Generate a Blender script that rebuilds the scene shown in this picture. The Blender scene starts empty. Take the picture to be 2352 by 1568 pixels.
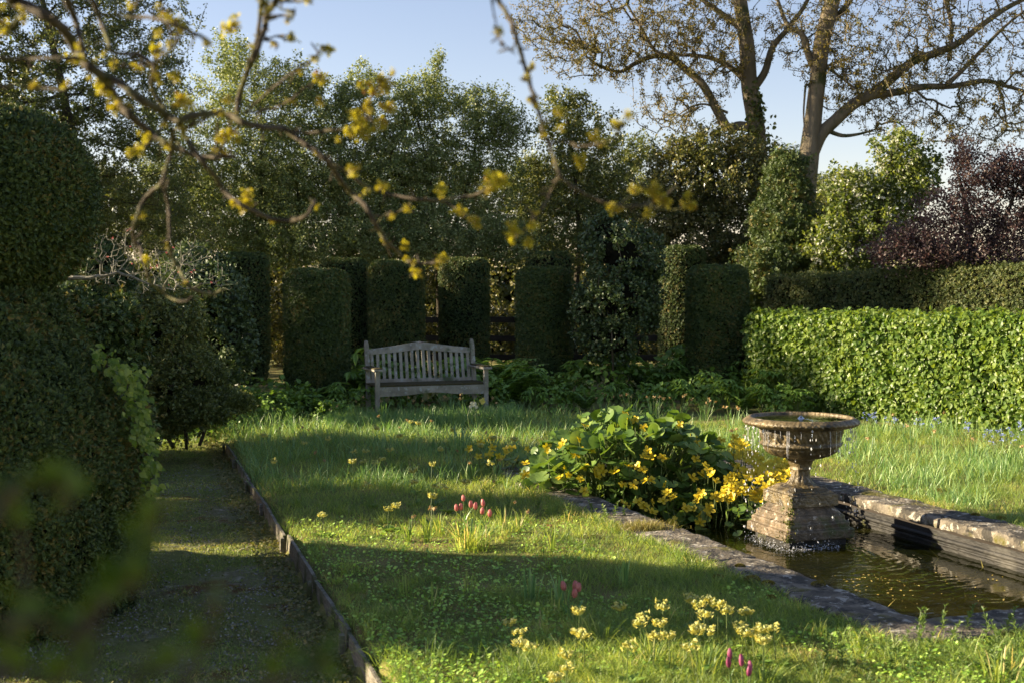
import bpy, math, random
import numpy as np
from mathutils import Vector, Matrix, noise as mnoise

rng = np.random.default_rng(7)
random.seed(7)
S = bpy.context.scene
COL = S.collection

# ------------------------------------------------------------------ camera
F = 2940.0            # focal length in units of a 2352 px wide frame (45 mm)
CX, CY = 1176.0, 784.0
EYE = 1.7
PITCH = math.atan((784 - 655) / F)
cd = bpy.data.cameras.new('camera'); cam = bpy.data.objects.new('camera', cd); COL.objects.link(cam)
S.camera = cam
cd.sensor_width = 36; cd.lens = 45.0
cam.location = (0, 0, EYE); cam.rotation_euler = (math.radians(90) - PITCH, 0, 0)
cd.clip_end = 3000; cd.clip_start = 0.05
cd.dof.use_dof = True; cd.dof.focus_distance = 10.5; cd.dof.aperture_fstop = 4.0

# ------------------------------------------------------------------ light
SUN_EL = math.radians(19.5)
SUN_AZ = math.atan2(-0.985, 0.10)
w = bpy.data.worlds.new("World"); S.world = w; w.use_nodes = True
wn = w.node_tree.nodes
sky = wn.new('ShaderNodeTexSky'); sky.sky_type = 'NISHITA'; sky.sun_disc = False
sky.sun_elevation = SUN_EL; sky.sun_rotation = SUN_AZ
sky.air_density = 1.0; sky.dust_density = 0.3; sky.ozone_density = 2.0
wb_ = wn.new('ShaderNodeMixRGB'); wb_.blend_type = 'MULTIPLY'; wb_.inputs[0].default_value = 1; wb_.inputs[2].default_value = (1.22, .98, .95, 1)
w.node_tree.links.new(sky.outputs[0], wb_.inputs[1]); w.node_tree.links.new(wb_.outputs[0], wn['Background'].inputs[0])
wn['Background'].inputs[1].default_value = 0.060
sund = Vector((math.sin(SUN_AZ) * math.cos(SUN_EL), math.cos(SUN_AZ) * math.cos(SUN_EL), math.sin(SUN_EL)))
sl = bpy.data.lights.new('sun', 'SUN'); sl.energy = 5.0; sl.angle = math.radians(0.9); sl.color = (1.0, 0.83, 0.58)
so = bpy.data.objects.new('sun', sl); COL.objects.link(so)
so.rotation_euler = sund.to_track_quat('Z', 'Y').to_euler()
S.view_settings.view_transform = 'Standard'; S.view_settings.look = 'None'
S.view_settings.exposure = 1.8; S.view_settings.gamma = 1.0
S.cycles.max_bounces = 6; S.cycles.diffuse_bounces = 3; S.cycles.glossy_bounces = 3
S.cycles.transmission_bounces = 4; S.cycles.transparent_max_bounces = 8
S.cycles.caustics_reflective = False; S.cycles.caustics_refractive = False
S.cycles.use_denoising = True

# ------------------------------------------------------------------ pixel -> point
cp, sp_ = math.cos(PITCH), math.sin(PITCH)
def P(px, py, d):
    x = (px - CX) / F; z = -(py - CY) / F
    Y = cp + z * sp_; Z = z * cp - sp_
    return np.array([x / Y * d, d, EYE + Z / Y * d])
def G(px, py, z=0.0):
    x = (px - CX) / F; zz = -(py - CY) / F
    Y = cp + zz * sp_; Z = zz * cp - sp_
    d = (z - EYE) / (Z / Y)
    return np.array([x / Y * d, d, z])

# ------------------------------------------------------------------ materials
def ramp(nt, stops):
    r = nt.nodes.new('ShaderNodeValToRGB'); e = r.color_ramp.elements
    while len(e) < len(stops): e.new(0.5)
    for k, (p, c) in enumerate(stops):
        e[k].position = p; e[k].color = (*c, 1)
    return r
def newmat(name):
    m = bpy.data.materials.new(name); m.use_nodes = True
    nt = m.node_tree; b = nt.nodes['Principled BSDF']
    return m, nt, b
def leafmat(name, cols, rough=0.45, trans=0.35, tcol=None, spec=0.4, clump=2.0, pos=None):
    """cols: colours picked per leaf by the attribute rnd, shifted by a clump noise"""
    m, nt, b = newmat(name); L = nt.links.new
    at = nt.nodes.new('ShaderNodeAttribute'); at.attribute_name = 'rnd'
    ns = nt.nodes.new('ShaderNodeTexNoise'); ns.inputs['Scale'].default_value = clump; ns.inputs['Detail'].default_value = 3
    geo = nt.nodes.new('ShaderNodeNewGeometry'); L(geo.outputs['Position'], ns.inputs['Vector'])
    mx = nt.nodes.new('ShaderNodeMath'); mx.operation = 'MULTIPLY_ADD'; mx.inputs[1].default_value = 1.3; mx.inputs[2].default_value = -0.65
    L(ns.outputs['Fac'], mx.inputs[0])
    ad = nt.nodes.new('ShaderNodeMath'); ad.operation = 'ADD'; ad.use_clamp = True
    L(mx.outputs[0], ad.inputs[0]); L(at.outputs['Fac'], ad.inputs[1])
    n = len(cols); st = pos or [i / max(1, n - 1) for i in range(n)]
    r = ramp(nt, list(zip(st, cols))); L(ad.outputs[0], r.inputs[0])
    L(r.outputs[0], b.inputs['Base Color']); b.inputs['Roughness'].default_value = rough
    b.inputs['Specular IOR Level'].default_value = spec
    if trans > 0:
        t = nt.nodes.new('ShaderNodeBsdfTranslucent')
        mc = nt.nodes.new('ShaderNodeMixRGB'); mc.blend_type = 'MULTIPLY'; mc.inputs[0].default_value = 1
        L(r.outputs[0], mc.inputs[1]); mc.inputs[2].default_value = (*(tcol or (1.7, 1.6, 0.7)), 1)
        L(mc.outputs[0], t.inputs[0])
        mi = nt.nodes.new('ShaderNodeMixShader'); mi.inputs[0].default_value = trans
        L(b.outputs[0], mi.inputs[1]); L(t.outputs[0], mi.inputs[2])
        L(mi.outputs[0], nt.nodes['Material Output'].inputs[0])
    return m
def roughmat(name, stops, scale=6, detail=8, rough=0.85, bump=0.4, bscale=None, spec=0.3, stretch=(1, 1, 1), extra=None, bdist=0.02):
    m, nt, b = newmat(name); L = nt.links.new
    geo = nt.nodes.new('ShaderNodeTexCoord'); mp = nt.nodes.new('ShaderNodeMapping'); mp.inputs['Scale'].default_value = stretch
    L(geo.outputs['Object'], mp.inputs[0])
    ns = nt.nodes.new('ShaderNodeTexNoise'); ns.inputs['Scale'].default_value = scale; ns.inputs['Detail'].default_value = detail
    ns.inputs['Roughness'].default_value = 0.65
    L(mp.outputs[0], ns.inputs['Vector'])
    r = ramp(nt, stops); L(ns.outputs['Fac'], r.inputs[0])
    out = r.outputs[0]
    for (sc, lo, hi, col) in (extra or []):      # patches of another colour (moss, lichen, stains)
        n2 = nt.nodes.new('ShaderNodeTexNoise'); n2.inputs['Scale'].default_value = sc; n2.inputs['Detail'].default_value = 5
        n2.inputs['Roughness'].default_value = 0.6
        L(geo.outputs['Object'], n2.inputs['Vector'])
        mr = nt.nodes.new('ShaderNodeMapRange'); mr.inputs[1].default_value = lo; mr.inputs[2].default_value = hi
        L(n2.outputs['Fac'], mr.inputs[0])
        mc = nt.nodes.new('ShaderNodeMixRGB'); L(mr.outputs[0], mc.inputs[0]); L(out, mc.inputs[1]); mc.inputs[2].default_value = (*col, 1)
        out = mc.outputs[0]
    L(out, b.inputs['Base Color']); b.inputs['Roughness'].default_value = rough; b.inputs['Specular IOR Level'].default_value = spec
    if bump:
        n3 = nt.nodes.new('ShaderNodeTexNoise'); n3.inputs['Scale'].default_value = bscale or scale * 5; n3.inputs['Detail'].default_value = 6
        L(mp.outputs[0], n3.inputs['Vector'])
        bp = nt.nodes.new('ShaderNodeBump'); bp.inputs['Strength'].default_value = bump; bp.inputs['Distance'].default_value = bdist
        L(n3.outputs['Fac'], bp.inputs['Height']); L(bp.outputs[0], b.inputs['Normal'])
    return m

# ------------------------------------------------------------------ mesh building
class MB:
    def __init__(s): s.V = []; s.F = []; s.R = []; s.n = 0
    def add(s, v, f, mat=0, rnd=None):
        v = np.asarray(v, float).reshape(-1, 3); f = np.asarray(f, np.int64)
        if len(v) == 0 or len(f) == 0: return s
        s.V.append(v); s.F.append((f + s.n, mat)); s.n += len(v)
        s.R.append(np.full(len(v), 0.5) if rnd is None else np.broadcast_to(rnd, (len(v),)).astype(float))
        return s
    def build(s, name, mats, parent=None, smooth=False, kind=None, label=None, cat=None, group=None, loc=None):
        me = bpy.data.meshes.new(name)
        V = np.concatenate(s.V) if s.V else np.zeros((0, 3))
        if loc is not None: V = V - np.asarray(loc)
        idx, start, mi = [], [], []; c = 0
        for f, m in s.F:
            k = f.shape[1]; idx.append(f.ravel()); start.append(c + np.arange(len(f)) * k); mi.append(np.full(len(f), m)); c += f.size
        me.vertices.add(len(V)); me.vertices.foreach_set('co', V.ravel().astype(np.float32))
        if idx:
            idx = np.concatenate(idx); start = np.concatenate(start); mi = np.concatenate(mi)
            me.loops.add(len(idx)); me.loops.foreach_set('vertex_index', idx.astype(np.int32))
            me.polygons.add(len(start)); me.polygons.foreach_set('loop_start', start.astype(np.int32))
            me.polygons.foreach_set('material_index', mi.astype(np.int32))
            me.polygons.foreach_set('use_smooth', np.full(len(start), smooth))
        me.update(calc_edges=True)
        a = me.attributes.new('rnd', 'FLOAT', 'POINT'); a.data.foreach_set('value', np.concatenate(s.R).astype(np.float32))
        for m in (mats if isinstance(mats, (list, tuple)) else [mats]): me.materials.append(m)
        o = bpy.data.objects.new(name, me); COL.objects.link(o)
        if loc is not None: o.location = loc
        if parent is not None: o.parent = parent
        tag(o, label, cat, group, kind)
        return o
def tag(o, label=None, cat=None, group=None, kind=None):
    if label: o['label'] = label
    if cat: o['category'] = cat
    if group: o['group'] = group
    if kind: o['kind'] = kind
    return o
def thing(name, label, cat, loc=(0, 0, 0), rz=0, group=None):
    o = bpy.data.objects.new(name, None); COL.objects.link(o); o.location = loc; o.rotation_euler = (0, 0, rz)
    o.empty_display_size = 0.2
    return tag(o, label, cat, group)
def place(o, parent, loc):      # child built in world space, parent at loc
    return o
def copy_tree(o, parent=None):
    c = o.copy(); COL.objects.link(c)
    if parent is not None: c.parent = parent
    for ch in list(o.children): copy_tree(ch, c)
    return c

def unit(a): return a / np.maximum(np.linalg.norm(a, axis=-1, keepdims=True), 1e-9)
def rdir(n): return unit(rng.normal(size=(n, 3)))
def scatter(tv, tf, pos, ydir, ndir, scale, wid=1.0):
    """place a template (x across, y along, z normal) at every pos"""
    tv = np.asarray(tv, float); tf = np.asarray(tf, np.int64)
    y = unit(ydir); z = unit(ndir - (ndir * y).sum(1, keepdims=True) * y); x = np.cross(y, z)
    scale = np.broadcast_to(scale, (len(pos),)); wid = np.broadcast_to(wid, (len(pos),))
    v = pos[:, None, :] + scale[:, None, None] * (tv[None, :, 0:1] * (x * wid[:, None])[:, None, :] + tv[None, :, 1:2] * y[:, None, :] + tv[None, :, 2:3] * z[:, None, :])
    f = tf[None] + (np.arange(len(pos)) * len(tv))[:, None, None]
    return v.reshape(-1, 3), f.reshape(-1, tf.shape[1])
def sc(mb, T, pos, ydir, ndir, scale, mat=0, wid=1.0, rnd=None):
    if len(pos) == 0: return
    v, f = scatter(T[0], T[1], pos, ydir, ndir, scale, wid)
    r = rng.random(len(pos)) if rnd is None else np.broadcast_to(rnd, (len(pos),))
    mb.add(v, f, mat, np.repeat(r, len(T[0])))
LEAF4 = ([(0, 0, 0), (.36, .45, .09), (0, 1, -.05), (-.36, .45, .09)], [(0, 1, 2), (0, 2, 3)])
LEAF6 = ([(0, 0, 0), (.3, .22, .07), (.38, .55, .08), (0, 1, -.18), (-.38, .55, .08), (-.3, .22, .07), (0, .5, -.02)],
         [(0, 1, 6), (1, 2, 6), (2, 3, 6), (3, 4, 6), (4, 5, 6), (5, 0, 6)])
def needle_sprig(k=6, w=.1, l=.38):
    v, f = [], []
    for i in range(k):
        y = .1 + .8 * i / k
        for s in (-1, 1):
            b = len(v); ll = l * (1 - .5 * i / k)
            v += [(0, y, 0), (s * ll, y + ll * .7, .1 + .1 * (i % 2)), (s * ll * .75, y + ll * .75 + w * 1.4, .05)]
            f.append((b, b + 1, b + 2))
    b = len(v); v += [(-.03, 0, 0), (.03, 0, 0), (0, 1.1, .05)]; f.append((b, b + 1, b + 2))
    return v, f
SPRIG = needle_sprig()
SPRIG3 = needle_sprig(3, .16, .5)
TWIN = ([(0, 0, 0), (.22, .5, .1), (0, 1, 0), (-.22, .5, .1), (.35, .2, .25), (.6, .75, -.05), (-.5, .4, .2), (-.45, .85, -.1)],
        [(0, 1, 2), (0, 2, 3), (0, 4, 5), (0, 7, 6)])
def lobed_leaf(n=5):
    # oak-like lobed leaf
    pts = [(0, 0)]; R = []
    prof = [(.10, .12), (.22, .22), (.13, .34), (.32, .46), (.2, .58), (.34, .72), (.18, .84), (.12, 1.0)]
    v = [(0, 0, 0)] + [(x, y, .06) for x, y in prof] + [(-x, y, .06) for x, y in prof[::-1]] + [(0, .3, 0), (0, .7, -.03)]
    nb = len(v) - 2; f = []
    for i in range(nb):
        a, b = i, (i + 1) % nb
        ym = (v[a][1] + v[b][1]) / 2
        f.append((a, b, nb if ym < .5 else nb + 1))
    return v, f
OAK = lobed_leaf()
def round_leaf(n=18):
    v = [(0, 0, 0)]; f = []
    for ring, r in ((0, .28), (1, .5)):
        for i in range(n):
            a = -math.pi / 2 + .22 + (2 * math.pi - .44) * i / (n - 1)
            rr = r * (1 + (.05 if (i % 2 and ring) else 0))
            z = (.07 if ring else .03) + (.03 * math.sin(3 * a) if ring else 0) + (.025 if i % 2 else -.01)
            v.append((rr * math.cos(a) * 1.08, .42 * 0 + rr * math.sin(a), z))
    for i in range(n - 1):
        f.append((0, 1 + i, 2 + i)); f.append((1 + i, 1 + n + i, 2 + n + i)); f.append((1 + i, 2 + n + i, 2 + i))
    return v, f
ROUND = round_leaf()

def tube(mb, pts, rad, sides=6, mat=0, rnd=.5, cap=True):
    pts = np.asarray(pts, float); n = len(pts); rad = np.broadcast_to(rad, (n,))
    t = np.gradient(pts, axis=0); t = unit(t)
    up = np.array([0, 0, 1.]) if abs(t[0][2]) < .9 else np.array([1., 0, 0])
    x = np.cross(t[0], up); x /= np.linalg.norm(x); rings = []
    a = np.linspace(0, 2 * np.pi, sides, endpoint=False)
    for i in range(n):
        x = x - t[i] * np.dot(x, t[i]); x /= np.linalg.norm(x) + 1e-9; y = np.cross(t[i], x)
        rings.append(pts[i] + rad[i] * (np.cos(a)[:, None] * x + np.sin(a)[:, None] * y))
    v = np.concatenate(rings); f = []
    for i in range(n - 1):
        for k in range(sides):
            k2 = (k + 1) % sides; f.append((i * sides + k, i * sides + k2, (i + 1) * sides + k2, (i + 1) * sides + k))
    mb.add(v, f, mat, rnd)
def smooth_path(pts, rad, step=6, jit=0.0):
    pts = np.asarray(pts, float); rad = np.broadcast_to(np.asarray(rad, float), (len(pts),))
    if len(pts) < 3: return pts, rad
    out, ro = [], []
    E = np.vstack([2 * pts[0] - pts[1], pts, 2 * pts[-1] - pts[-2]])
    for i in range(1, len(E) - 2):
        p0, p1, p2, p3 = E[i - 1:i + 3]
        for k in range(step):
            t = k / step
            out.append(.5 * ((2 * p1) + (-p0 + p2) * t + (2 * p0 - 5 * p1 + 4 * p2 - p3) * t * t + (-p0 + 3 * p1 - 3 * p2 + p3) * t ** 3))
            ro.append(rad[i - 1] * (1 - t) + rad[min(i, len(rad) - 1)] * t)
    out.append(pts[-1]); ro.append(rad[-1])
    out = np.array(out)
    if jit: out[1:-1] += rng.normal(size=(len(out) - 2, 3)) * jit
    return out, np.array(ro)
def edges_tubes(mb, A, B, ra, rb, sides=3, mat=0):
    """many straight tapered prisms"""
    if len(A) == 0: return
    t = unit(B - A); up = np.where(np.abs(t[:, 2:3]) < .9, np.array([[0, 0, 1.]]), np.array([[1., 0, 0]]))
    x = unit(np.cross(t, up)); y = np.cross(t, x)
    a = np.linspace(0, 2 * np.pi, sides, endpoint=False)
    ring = np.cos(a)[None, :, None] * x[:, None, :] + np.sin(a)[None, :, None] * y[:, None, :]
    v = np.concatenate([A[:, None] + ring * ra[:, None, None], B[:, None] + ring * rb[:, None, None]], 1)
    q = [(k, (k + 1) % sides, sides + (k + 1) % sides, sides + k) for k in range(sides)]
    f = np.array(q)[None] + (np.arange(len(A)) * 2 * sides)[:, None, None]
    mb.add(v.reshape(-1, 3), f.reshape(-1, 4), mat, np.repeat(rng.random(len(A)), 2 * sides))
def grow(nodes, parent, targets, k=0.35, seg=0.35, wob=.05, sag=0.0):
    """attach every target to the cheapest existing node; nodes: list of points, parent: list of indices"""
    M = len(nodes) + len(targets) * 12
    N = np.zeros((M, 3)); N[:len(nodes)] = nodes; par = list(parent); n = len(nodes)
    plen = np.zeros(M)
    for i, p in enumerate(par):
        if p >= 0: plen[i] = plen[p] + np.linalg.norm(N[i] - N[p]) * .3
    base = N[:n].copy()
    dd = np.array([np.min(np.linalg.norm(base - t, axis=1)) for t in targets])
    tips = []
    for ti in np.argsort(dd):
        t = targets[ti]
        d = np.linalg.norm(N[:n] - t, axis=1); c = d + k * plen[:n]
        j = int(np.argmin(c)); L = d[j]; m = int(min(10, max(1, round(L / seg)))); prev = j; a = N[j].copy()
        for q in range(1, m + 1):
            u = q / m; pnt = a * (1 - u) + t * u
            if q < m: pnt = pnt + rng.normal(size=3) * wob * L ** .5 + np.array([0, 0, sag * L * u * (1 - u)])
            N[n] = pnt; par.append(prev); plen[n] = plen[prev] + np.linalg.norm(pnt - N[prev]); prev = n; n += 1
        tips.append(prev)
    return N[:n], np.array(par), np.array(tips)
def radii(N, par, r0=.004, e=.46, rmax=.3):
    n = len(N); cnt = np.zeros(n); kids = np.zeros(n, int)
    for i in range(n):
        if par[i] >= 0: kids[par[i]] += 1
    cnt[kids == 0] = 1
    for i in range(n - 1, -1, -1):
        if par[i] >= 0: cnt[par[i]] += cnt[i]
    return np.minimum(r0 * np.maximum(cnt, 1) ** e, rmax)
def blob(px, py, rx, ry, d, rd, n, shell=.5):
    """points in an ellipsoid seen at (px,py) with radii rx,ry px at distance d"""
    u = rdir(n) * (rng.random(n)[:, None] ** (1 / 3.)) ** shell
    c = P(px, py, d); s = d / F
    return c + u * np.array([rx * s, rd, ry * s])

# ------------------------------------------------------------------ palette
M_yew = leafmat('yew_leaf', [(0.039, 0.066, 0.019), (0.066, 0.108, 0.028), (0.117, 0.157, 0.038), (0.196, 0.157, 0.040)], pos=[0, .45, .85, 1], rough=.5, trans=.12, clump=3)
M_yewlit = leafmat('lit_yew_leaf', [(0.045, 0.073, 0.018), (0.083, 0.113, 0.026), (0.150, 0.154, 0.041)], rough=.55, trans=.15, clump=2)  # lighter copy of the yew leaf, sunlight put into the hedge colour
M_core = roughmat('inner_shade_core', [(.3, (.006, .007, .004)), (.7, (.014, .013, .008))], scale=20, rough=1, bump=0, spec=0.05)  # solid core inside foliage, inner shade painted as near-black
M_horn = leafmat('beech_leaf', [(0.074, 0.141, 0.021), (0.127, 0.200, 0.033), (0.212, 0.281, 0.048)], rough=.42, trans=.35, clump=2.5)
M_haw = leafmat('hawthorn_leaf', [(0.105, 0.140, 0.043), (0.175, 0.228, 0.078), (0.351, 0.386, 0.170)], rough=.45, trans=.25, clump=1.2)
M_drk = leafmat('dark_leaf', [(0.067, 0.089, 0.026), (0.115, 0.150, 0.042), (0.250, 0.250, 0.078)], rough=.4, trans=.25, clump=1.2)
M_holly = leafmat('holly_leaf', [(0.040, 0.065, 0.025), (0.062, 0.100, 0.036), (0.112, 0.150, 0.056)], rough=.4, trans=.12, spec=.4, clump=2)
M_gold = leafmat('variegated_leaf', [(.05, .07, .02), (.11, .12, .035), (.25, .22, .08)], rough=.35, trans=.25, spec=.5, clump=1.5)
M_lime = leafmat('fresh_leaf', [(0.053, 0.086, 0.020), (0.107, 0.146, 0.033), (0.212, 0.249, 0.067)], rough=.45, trans=.45, clump=1.5)
M_plum = leafmat('plum_leaf', [(0.056, 0.037, 0.039), (0.095, 0.064, 0.062), (0.147, 0.105, 0.085)], rough=.5, trans=.3, tcol=(1.4, .9, .9), clump=2)
M_white = leafmat('white_blossom', [(.6, .62, .5), (.75, .75, .65)], rough=.6, trans=.3, tcol=(1, 1, .9))
M_birch = leafmat('bud_leaf', [(0.072, 0.072, 0.018), (0.138, 0.121, 0.028), (0.210, 0.162, 0.048)], rough=.5, trans=.4, clump=.6)
M_oak = leafmat('oak_young_leaf', [(.22, .10, .035), (.30, .24, .025), (.40, .36, .04)], pos=[0, .3, 1], rough=.5, trans=.45, tcol=(1.5, 1.5, .5), clump=12)
M_grass = leafmat('grass_blade', [(0.124, 0.200, 0.057), (0.227, 0.319, 0.079), (0.393, 0.440, 0.129), (0.660, 0.540, 0.286)], pos=[0, .45, .9, 1], rough=.45, trans=.45, clump=1.5)
M_daff = leafmat('daffodil_blade', [(0.112, 0.206, 0.072), (0.202, 0.326, 0.122), (0.336, 0.435, 0.143)], rough=.42, trans=.25, tcol=(1.3, 1.6, .7), clump=4)
M_clover = leafmat('clover_leaf', [(0.181, 0.329, 0.050), (0.316, 0.524, 0.082), (0.541, 0.744, 0.152)], rough=.5, trans=.25, clump=3)
M_herb = leafmat('border_leaf', [(0.093, 0.174, 0.032), (0.162, 0.278, 0.052), (0.255, 0.394, 0.074)], rough=.45, trans=.25, clump=3)
M_mar = leafmat('marigold_leaf', [(0.069, 0.138, 0.022), (0.118, 0.207, 0.038), (0.207, 0.290, 0.061)], rough=.46, trans=.25, spec=.5, clump=6)
M_yel = leafmat('yellow_petal', [(.56, .41, .012), (.68, .54, .03)], rough=.45, trans=.25, tcol=(1.1, 1.15, .5), clump=20)
M_cow = leafmat('pale_yellow_petal', [(0.630, 0.558, 0.108), (0.720, 0.675, 0.252)], rough=.55, trans=.35, tcol=(1.1, 1.1, .8), clump=20)
M_stem = leafmat('green_stem', [(.10, .15, .04), (.16, .2, .07)], rough=.5, trans=.2)
M_pink = leafmat('pink_petal', [(.48, .14, .14), (.62, .27, .23)], rough=.45, trans=.3, tcol=(1.2, .8, .8), clump=30)
M_purp = leafmat('magenta_petal', [(.25, .04, .13), (.4, .10, .2)], rough=.45, trans=.3, tcol=(1.2, .8, .9), clump=30)
M_blue = leafmat('blue_petal', [(.18, .24, .7), (.35, .42, .85)], rough=.6, trans=.2, tcol=(1, 1, 1))
M_bark = roughmat('bark', [(.3, (.035, .028, .018)), (.6, (.09, .075, .05))], scale=8, rough=.9, bump=.6, stretch=(1, 1, .3))
M_bark2 = roughmat('pale_bark', [(.3, (.09, .075, .05)), (.65, (.22, .18, .12))], scale=5, rough=.85, bump=.7, stretch=(1, 1, .25), extra=[(2.2, .52, .62, (.06, .07, .025))])
M_twig = roughmat('twig_bark', [(.3, (.045, .035, .022)), (.7, (.11, .085, .055))], scale=30, rough=.85, bump=.3)
M_lich = roughmat('lichen_twig', [(.3, (.16, .15, .11)), (.7, (.36, .35, .29))], scale=30, rough=.9, bump=.3)
M_oakbark = roughmat('oak_twig_bark', [(.3, (.035, .028, .018)), (.7, (.10, .078, .05))], scale=35, rough=.85, bump=.5, extra=[(9, .5, .62, (.10, .10, .03))])

# ================================================================== GROUND
U = np.array([.345, -.939]); U /= np.linalg.norm(U)      # along the pond, towards the viewer
W_ = np.array([-U[1], U[0]])                             # across the pond
B0 = G(2080, 1490)[:2]                                   # outer near corner of the kerb
PW, PL = 2.62, 6.15
def pool(u, v, z=0.0):        # u metres back from the near edge, v across
    q = B0 - U * u + W_ * v
    return np.array([q[0], q[1], z])
def pool_uv(x, y):
    dx, dy = x - B0[0], y - B0[1]
    return -(dx * U[0] + dy * U[1]), dx * W_[0] + dy * W_[1]
CW = .34
E0, E1 = G(880, 1568)[:2], G(520, 1015)[:2]              # timber edging line
ED = (E1 - E0) / np.linalg.norm(E1 - E0)
EN = np.array([-ED[1], ED[0]])                           # towards the path (left)
def edge_side(x, y): return (x - E0[0]) * EN[0] + (y - E0[1]) * EN[1]
def gheight(x, y):
    s = edge_side(x, y); on = y < 15.2
    t = np.clip((s + .055) / .08, 0, 1) * np.where(on, 1, np.clip(1 - (y - 15.2) / .8, 0, 1))
    bump_ = .018 * np.sin(x * 2.1 + 1.3) * np.sin(y * 1.7) + .012 * np.sin(x * 5.3 + y * 3.1)
    pu, pv = pool_uv(x, y)
    near = np.clip(np.maximum(np.maximum(-pu, pu - PL), np.maximum(-pv, pv - PW)) / .6, 0, 1)
    return -.16 * t + bump_ * near * (1 - .5 * t)
xs = np.concatenate([-np.geomspace(1500, 13, 14), np.arange(-12, -4, .4), np.arange(-4, 7.5, .09), np.arange(7.6, 13, .4), np.geomspace(14, 1500, 14)])
ys = np.concatenate([-np.geomspace(800, 3, 8), np.arange(-2, 4.5, .3), np.arange(4.5, 17, .09), np.arange(17.1, 34, .5), np.geomspace(36, 2600, 16)])
gx, gy = np.meshgrid(xs, ys); gz = gheight(gx, gy)
gz = np.where(gy > 24, gz * 0, gz)
nx, ny = len(xs), len(ys)
ii = (np.arange(ny - 1)[:, None] * nx + np.arange(nx - 1)[None]).ravel()
fq = np.stack([ii, ii + 1, ii + 1 + nx, ii + nx], 1)
V = np.stack([gx.ravel(), gy.ravel(), gz.ravel()], 1)
cxy = V[fq].mean(1); pu, pv = pool_uv(cxy[:, 0], cxy[:, 1])
keep = ~((pu > .16) & (pu < PL - .16) & (pv > .16) & (pv < PW - .16))
M_ground = roughmat('soil_and_moss', [(.3, (.09, .10, .025)), (.5, (.15, .16, .04)), (.68, (.26, .2, .075))], scale=2.2, rough=.95, bump=.8, bscale=60,
                    extra=[(1.1, .55, .68, (.15, .105, .04))])
MB().add(V, fq[keep]).build('ground', M_ground, kind='structure', smooth=True)
# path sheet
pxs = np.arange(0, 4.2, .06); pys = np.arange(-.5, 10.8, .06)
a, b = np.meshgrid(pys, pxs)
q = E0[None, None] + ED * a[..., None] + EN * (b[..., None] + .0)
hz = -.135 + .012 * np.sin(q[..., 0] * 6) * np.sin(q[..., 1] * 4.2) + .02 * np.clip(.5 - b, 0, 1) * np.sin(a * 5) ** 2 + rng.normal(size=a.shape) * .004 + .012 * np.sin(q[..., 0] * 23 + 3 * np.sin(q[..., 1] * 7)) * np.sin(q[..., 1] * 19)
V = np.stack([q[..., 0].ravel(), q[..., 1].ravel(), hz.ravel()], 1); na, nb_ = a.shape[1], a.shape[0]
ii = (np.arange(nb_ - 1)[:, None] * na + np.arange(na - 1)[None]).ravel()
M_path = roughmat('mossy_gravel', [(.35, (.27, .24, .16)), (.5, (.2, .19, .08)), (.65, (.44, .39, .3))], scale=9, rough=.95, bump=1, bscale=140, bdist=.03,
                  extra=[(1.6, .38, .52, (.19, .205, .06)), (2.3, .57, .66, (.16, .08, .025))])
MB().add(V, np.stack([ii, ii + na, ii + 1 + na, ii + 1], 1)).build('path', M_path, kind='structure', smooth=True)
# loose gravel
n = 22000
aa = rng.random(n) ** 1.3 * 8 - .3; bb = rng.random(n) * 2.6 + .05
m = rng.random(n) < .35 + .65 * (np.sin(aa * 2.1 + bb * 3) * np.sin(bb * 2.4 - aa) > .1); aa, bb = aa[m], bb[m]
q = E0 + ED * aa[:, None] + EN * bb[:, None]; n = len(aa)
OCT = ([(1, 0, 0), (0, 1, 0), (-1, 0, 0), (0, -1, 0), (0, 0, .6), (0, 0, -.6)], [(0, 1, 4), (1, 2, 4), (2, 3, 4), (3, 0, 4), (1, 0, 5), (2, 1, 5), (3, 2, 5), (0, 3, 5)])
M_peb = leafmat('pebble', [(.13, .12, .095), (.23, .21, .18), (.42, .40, .36)], rough=.8, trans=0, spec=.2, clump=20)
mb = MB(); d0 = rdir(n); d0[:, 2] *= .3
nz = rdir(n) * .3 + np.array([0, 0, 1])
sc(mb, OCT, np.column_stack([q, np.full(n, -.126)]), d0, nz, rng.uniform(.003, .009, n) * 1.1, wid=rng.uniform(.6, 1.2, n))
mb.build('gravel', M_peb, kind='stuff', label='loose grey gravel showing through moss on the sunken path', cat='gravel')

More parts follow.
